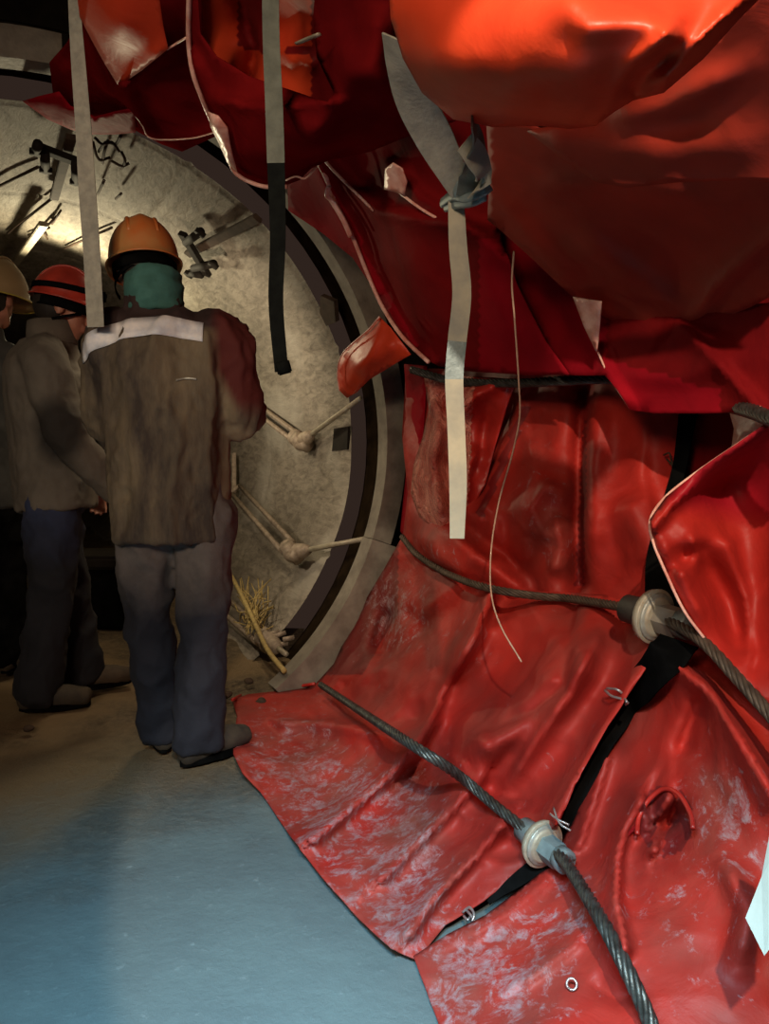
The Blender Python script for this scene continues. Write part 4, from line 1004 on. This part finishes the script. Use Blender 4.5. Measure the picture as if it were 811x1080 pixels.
def figure(f, J, mats, bodyvox=.011, hands=True, seed=1, curl=(.6,.6), jamp=.02, wide=1.0, hemz=.74):
    """J: dict of joints in local coordinates"""
    g = {k: f.p(*v) for k, v in J.items()}; X = f.d(1,0,0); Yv = f.d(0,1,0); Z = V(0,0,1)
    lean = g['chest']-g['pelvis']; up = lean.normalized()
    # one continuous body under the clothes
    bm = bmesh.new()
    fat(bm, [g['pelvis'], g['pelvis'].lerp(g['chest'], .5), g['chest'], g['neck']-up*.05, g['neck']], [(.15,.10),(.145,.095),(.165,.10),(.12,.07),(.052,.052)], ref=X)
    fat(bm, [g['neck']-up*.03, g['neck']+(g['head']-g['neck'])*.6], [(.055,.055),(.052,.055)], ref=X)
    for s_ in 'LR':
        fat(bm, [g['hip'+s_], g['knee'+s_], g['ank'+s_]], [.082,.055,.038], ref=X)
        a = g['ank'+s_].copy(); t = f.d(*J['toe'+s_]).normalized(); fat(bm, [a-t*.03+V(0,0,-.01), a+t*.08+V(0,0,-.035), a+t*.15+V(0,0,-.042)], [(.034,.030),(.040,.024),(.030,.016)], ref=X)
        fat(bm, [g['sho'+s_]-up*.0, g['elb'+s_], g['wri'+s_]], [.052,.038,.027], ref=X)
        d = (g['wri'+s_]-g['elb'+s_]).normalized()
        hd = f.d(*J['hand'+s_]) if 'hand'+s_ in J else d; pn = f.d(*J.get('palm'+s_, (0,0,-1)))
        hand_bm(bm, g['wri'+s_], hd, pn, 1.0, curl[0 if s_ == 'L' else 1], 1 if s_ == 'R' else -1)
    hf = f.d(*J['face']).normalized(); hu = f.d(*J['hup']).normalized(); hf = (hf-hu*hf.dot(hu)).normalized()
    P = head_bm(f, bm, g['head'], hf, hu, 1.0)
    obj('body', bake(bm, bodyvox, 2), mats['skin'], f.root)
    for sx in (-1, 1):
        bm = bmesh.new(); ball(bm, P(.030*sx,.079,.010), .0105, seg=10); obj('eye', bm, M['eye'], f.root)
    # hair below the helmet
    bm = bmesh.new(); side = hf.cross(hu).normalized(); Mx = Matrix((side, hf, hu)).transposed().to_4x4(); ball(bm, P(0,-.035,.015), .1, (.80,.80,.88), 18, Mx); obj('hair', bm, M['hair'], f.root)
    # trousers
    bm = bmesh.new(); w = wide
    fat(bm, [g['pelvis']+up*.12, g['pelvis'], g['pelvis']-up*.08], [(.165,.125),(.175,.13),(.16,.125)], ref=X)
    for s_ in 'LR':
        k = g['knee'+s_]; a = g['ank'+s_]; h = g['hip'+s_]
        fat(bm, [h, h.lerp(k,.5), k, k.lerp(a,.55), a+V(0,0,-.035)], [(.105*w,.115*w),(.100*w,.105*w),(.088*w,.09*w),(.088*w,.088*w),(.092*w,.092*w)], ref=X)
    obj('trousers', bake(bm, .012, 3, cloth_disp(seed, .020, (9,9,7))), mats['trousers'], f.root)
    # jacket
    bm = bmesh.new()
    hem_ = g['pelvis'].copy(); hem_ += up*(hemz-hem_.z)
    ch = g['chest']; nk = g['neck']
    tube(bm, catmull([hem_, hem_.lerp(ch,.35), hem_.lerp(ch,.7), ch, ch.lerp(nk,.5), nk-up*.02, nk+up*.045], 5),
         [tuple(v)[:2] for v in catmull([V(*r,0) for r in ((.205*w,.155),(.20*w,.150),(.205*w,.150),(.215*w,.148),(.19*w,.125),(.10,.095),(.082,.082))], 5)], 24, ref=X)
    for s_ in 'LR':
        sh = g['sho'+s_]; e = g['elb'+s_]; wr = g['wri'+s_]
        fat(bm, [ch.lerp(sh,.55)+up*.04, sh, sh.lerp(e,.5), e, e.lerp(wr,.5), wr-(wr-e).normalized()*.01], [(.085,.085),(.084,.088),(.080,.084),(.074,.078),(.064,.066),(.052,.052)], ref=X)
    return g, bm, X, Yv, up, hf, hu
def split_sleeves(): pass
# ---- A: orange helmet, back to the camera
pa = flr(192, 800); YA = 2.42
fa = Fig((dep(193, 800, YA).x, YA, 0), math.radians(6), 'worker in orange helmet and dirty grey jacket, back turned, reflective stripe across the shoulders')
JA = dict(pelvis=(-.02,0,.88), chest=(-.025,-.01,1.32), neck=(-.055,.015,1.485), head=(-.095,.075,1.615), face=(-.25,1,-.16), hup=(-.10,.12,1),
  shoL=(-.195,0,1.385), shoR=(.165,0,1.385), elbL=(-.215,.07,1.12), elbR=(.205,.03,1.15), wriL=(-.12,.27,1.04), wriR=(.10,.25,1.19), handL=(.5,.8,0), handR=(-.6,.7,.1), palmL=(.5,-.2,-.8), palmR=(-.5,-.4,-.6),
  hipL=(-.10,0,.84), hipR=(.095,0,.84), kneeL=(-.115,.06,.47), kneeR=(.075,.0,.46), ankL=(-.085,.12,.10), ankR=(.055,-.02,.10), toeL=(-.15,1,0), toeR=(.55,.8,0))
g, bm, X, Yv, up, hf, hu = figure(fa, JA, dict(skin=M['skin'], trousers=M['jeansA']), .011, seed=2, wide=.92, hemz=.755)
jm = bake(bm, .011, 3, cloth_disp(5, .030, (9,9,3.6)))
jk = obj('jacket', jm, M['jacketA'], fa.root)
cw = WL[jk.name]
def paint(o, f, fn):
    at = o.data.attributes.new('mask', 'FLOAT', 'POINT'); Ri = f.R.inverted(); cc = WL[o.name]
    for v, d_ in zip(o.data.vertices, at.data): d_.value = fn(Ri @ (cc+v.co-f.loc))
sm = lambda x, a, b: min(1, max(0, (x-a)/(b-a)))
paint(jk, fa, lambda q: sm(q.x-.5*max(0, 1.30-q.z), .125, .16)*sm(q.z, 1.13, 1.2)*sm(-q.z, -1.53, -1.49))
# stripe hugging the back of the jacket
from mathutils.bvhtree import BVHTree
def hug(f, o, pts, h, mat, name, lift=.004, dirn=(0,1,0), nn=26, label=None):
    """flat tape laid on the surface of a garment: pts local (x,z) polyline, cast along dirn"""
    bv = BVHTree.FromPolygons([WL[o.name]+v.co for v in o.data.vertices], [p.vertices[:] for p in o.data.polygons]); D = f.d(*dirn).normalized()
    P = catmull([V(x, 0, z) for x, z in pts], nn//(len(pts)-1)+1); bm = bmesh.new(); rows = []
    for q in P:
        row = []
        for dz in (-.5, -.17, .17, .5):
            st = f.p(0,0,0)+f.d(*( (q.x, 0, 0) if dirn[1] else (0, q.x, 0)))+V(0,0,q.z+dz*h)-D*.8
            hit = bv.ray_cast(st, D)
            if hit[0] is None: row = None; break
            row.append(hit[0]-D*lift)
        if row: rows.append([bm.verts.new(r) for r in row])
    for A_, B_ in zip(rows, rows[1:]):
        for k in range(3): bm.faces.new((A_[k], A_[k+1], B_[k+1], B_[k]))
    so = obj(name, bm, mat, o); m = so.modifiers.new('t', 'SOLIDIFY'); m.thickness = .002; return so
hug(fa, jk, [(-.275,1.345),(-.22,1.38),(-.12,1.41),(-.02,1.42),(.05,1.415),(.11,1.405)], .062, M['stripe'], 'reflective_stripe')
hug(fa, jk, [(.03,1.255),(.06,1.262),(.09,1.26)], .006, M['steel'], 'chest_label_edge')
boot(fa, 'boot', g['ankL'], fa.d(-.15,1,0), M['boot']); boot(fa, 'boot', g['ankR'], fa.d(.75,.65,0), M['boot'])
hc = g['head']
helmet(fa, hc+hu*.045+hf*.0, hf, hu, M['helA'], .93)
band(fa, 'headband', hc, hf, hu, .098, .112, .03, M['black'], z=.012, s=1.0)
band(fa, 'chin_strap', hc, hf, hu, .096, .105, .012, M['black'], z=-.04, a0=60, a1=300, tilt=-.04)
bm = bmesh.new(); tube(bm, catmull([g['neck']+up*.0, g['neck']+up*.06, g['neck']+up*.115+hf*.015], 5), [tuple(v)[:2] for v in catmull([V(.088,.09,0), V(.092,.095,0), V(.088,.094,0)], 5)], 28, ref=X)
obj('neck_gaiter', bake(bm, .008, 2, cloth_disp(9, .008, (8,8,30))), M['teal'], fa.root)
# ---- B: red helmet, in profile facing right
YB = 3.0
fb = Fig((dep(61, 742, YB).x, YB, 0), math.radians(-68), 'worker in scratched red helmet, grey brown jacket and navy jeans, turned to the right')
JB = dict(pelvis=(0,.02,.90), chest=(-.02,.0,1.34), neck=(0,.03,1.49), head=(.0,.075,1.60), face=(.05,1,-.30), hup=(0,.22,1),
  shoL=(-.19,.0,1.39), shoR=(.20,.0,1.38), elbL=(-.25,.02,1.12), elbR=(.245,.08,1.10), wriL=(-.2,.16,.90), wriR=(.20,.265,.86), handL=(0,.25,-1), handR=(-.05,.12,-1), palmL=(.8,-.2,0), palmR=(-.9,-.2,0),
  hipL=(-.09,0,.86), hipR=(.09,.01,.86), kneeL=(-.10,.05,.48), kneeR=(.09,.0,.48), ankL=(-.12,.10,.10), ankR=(.085,-.07,.10), toeL=(-.1,1,0), toeR=(.15,1,0))
g, bm, X, Yv, up, hf, hu = figure(fb, JB, dict(skin=M['skin'], trousers=M['jeansB']), .0065, seed=12, curl=(.7,.75), wide=.97, hemz=.80)
jb = obj('jacket', bake(bm, .011, 3, cloth_disp(15, .018, (7,7,5))), M['jacketB'], fb.root); cw = WL[jb.name]
paint(jb, fb, lambda q: sm(q.x, .14, .18)*sm(-(((q.y-.05)/.09)**2+((q.z-1.11)/.12)**2), -1.5, -.5))
boot(fb, 'boot', g['ankL'], fb.d(-.1,1,0), M['boot_brown']); boot(fb, 'boot', g['ankR'], fb.d(.12,1,0), M['boot'])
hc = g['head']
hl = helmet(fb, hc+hu*.045, hf, hu, M['helB'], .86)
band(fb, 'headband', hc, hf, hu, .090, .106, .035, M['black'], z=.010)
band(fb, 'goggle_strap', hc, hf, hu, .106, .124, .022, M['black'], z=.075, tilt=.01, parent=hl)
band(fb, 'chin_strap', hc, hf, hu, .085, .095, .012, M['black'], z=-.045, a0=40, a1=320, tilt=.05)
bm = bmesh.new(); q = hc+hf*.130+hu*.09; box(bm, q, .05, .04, .04, hf.cross(hu).normalized(), hf, hu, .006); obj('head_lamp', bm, M['black'], hl, smooth=False)
bm = bmesh.new(); tube(bm, catmull([g['neck']-up*.03, g['neck']+up*.03, g['neck']+up*.06], 4), [(.092,.092),(.090,.090),(.085,.085)]*3, 24, ref=X) if False else tube(bm, [g['neck']-up*.03, g['neck']+up*.02, g['neck']+up*.06], [(.098,.096),(.094,.092),(.088,.086)], 24, ref=X)
obj('collar', bm, M['jacketB'], fb.root)
# ---- C: tan helmet, cropped by the left edge
fc_ = Fig((dep(-15, 700, 3.42).x, 3.42, 0), math.radians(5), 'worker in tan yellow-rimmed helmet, cropped by the left edge')
JC = dict(pelvis=(0,0,.92), chest=(.02,0,1.38), neck=(.06,.0,1.55), head=(.10,.03,1.72), face=(.2,1,-.1), hup=(.06,.05,1),
  shoL=(-.19,0,1.42), shoR=(.20,0,1.42), elbL=(-.26,.02,1.15), elbR=(.25,.04,1.15), wriL=(-.22,.18,.98), wriR=(.2,.2,.98), palmL=(.8,-.2,0), palmR=(-.8,-.2,0),
  hipL=(-.09,0,.86), hipR=(.09,0,.86), kneeL=(-.10,.03,.48), kneeR=(.10,.02,.48), ankL=(-.11,0,.10), ankR=(.11,0,.10), toeL=(-.1,1,0), toeR=(.1,1,0))
g, bm, X, Yv, up, hf, hu = figure(fc_, JC, dict(skin=M['skin'], trousers=M['black']), .011, seed=22, hemz=.78)
obj('jacket', bake(bm, .012, 3, cloth_disp(25, .016, (8,8,4))), M['jacketC'], fc_.root)
boot(fc_, 'boot', g['ankL'], fc_.d(-.1,1,0), M['boot']); boot(fc_, 'boot', g['ankR'], fc_.d(.1,1,0), M['boot'])
helmet(fc_, g['head']+hu*.03, hf, hu, M['helC'], 1.15, M['helCrim'])
# ================================================================== LIGHT
def area(name, loc, target, size, power, col, spread=None):
    l = bpy.data.lights.new(name, 'AREA'); l.size = size; l.energy = power; l.color = col
    if spread: l.spread = math.radians(spread)
    o = bpy.data.objects.new(name, l); COL.objects.link(o); o.location = loc
    o.rotation_euler = (Vector(target)-Vector(loc)).to_track_quat('-Z', 'Y').to_euler(); return o
def spot(name, loc, target, ang, power, col, r=.05, blend=.5):
    l = bpy.data.lights.new(name, 'SPOT'); l.energy = power; l.color = col; l.spot_size = math.radians(ang); l.spot_blend = blend; l.shadow_soft_size = r
    o = bpy.data.objects.new(name, l); COL.objects.link(o); o.location = loc
    o.rotation_euler = (Vector(target)-Vector(loc)).to_track_quat('-Z', 'Y').to_euler(); return o
LK = V(.12, -.45, 2.05)
def aimcone(name, src, tgt, edge, power, col, r, blend):
    a = (tgt-src).angle(edge-src); return spot(name, src, tgt, math.degrees(a)*2, power, col, r, blend)
aimcone('key_lamp', LK, cyl(640,830,1.47), cyl(560,425,1.6), 190, (1, .80, .60), .02, .12)  # cone cut so its edge draws the shadow line on the wall
aimcone('roll_fill', LK, cyl(590,10,.75), cyl(600,134,.80), 120, (1, .80, .58), .02, .35)  # unseen spot added to light the roll alone
spot('top_fill', (-.75, -.1, 1.5), dep(235, 20, 2.2), 22, 12, (1, .80, .58), .05, .8)  # small unseen spot added for the top left membranes
area('chamber_fill', (-.7, -.6, 1.9), (.5, 3.0, 1.2), .5, 12, (1, .72, .50), 120)  # unseen area fill added to lift the dim chamber
area('daylight', (-.25, -.2, 1.9), (-.15, .95, 0),   .4, 17, (.36, .76, 1.0), 62)
spot('tunnel_lamp', dep(150, 400, 3.7), tun(4.7, 1.4, math.radians(25)), 128, 34, (1, .82, .58), .05, .9)
spot('low_tunnel_fill', dep(175, 520, 3.35), onwall(335, 560), 120, 11, (1, .82, .60), .06, .9)  # unseen spot added behind the worker to brighten the lower lining
spot('worker_fill', (-1.15, -.4, 1.75), (-.80, 2.7, 1.15), 58, 56, (1, .80, .60), .10, .7)  # unseen spot added to brighten the workers
spot('dirt_fill', (-.9, 3.4, 2.0), (-.95, 3.4, 0), 130, 26, (1, .80, .52), .1, .8)  # unseen overhead spot added to brighten the far floor
spot('far_tunnel_lamp', dep(62, 330, 5.2), tun(5.0, 1.4, math.radians(70)), 160, 75, (1, .86, .55), .05, .9)
w = bpy.data.worlds.new('World'); S.world = w; w.use_nodes = True
w.node_tree.nodes['Background'].inputs[0].default_value = (.9, .55, .42, 1); w.node_tree.nodes['Background'].inputs[1].default_value = .03
cam = bpy.data.cameras.new('cam'); co = bpy.data.objects.new('camera', cam); COL.objects.link(co); S.camera = co
co.location = CAM; co.rotation_euler = (math.pi/2-PITCH, 0, 0); cam.sensor_fit = 'VERTICAL'; cam.sensor_height = 24; cam.lens = 24*F/1080; cam.clip_start = .02
cam.shift_x = 0
S.view_settings.view_transform = 'Standard'; S.view_settings.look = 'None'; S.view_settings.exposure = 0
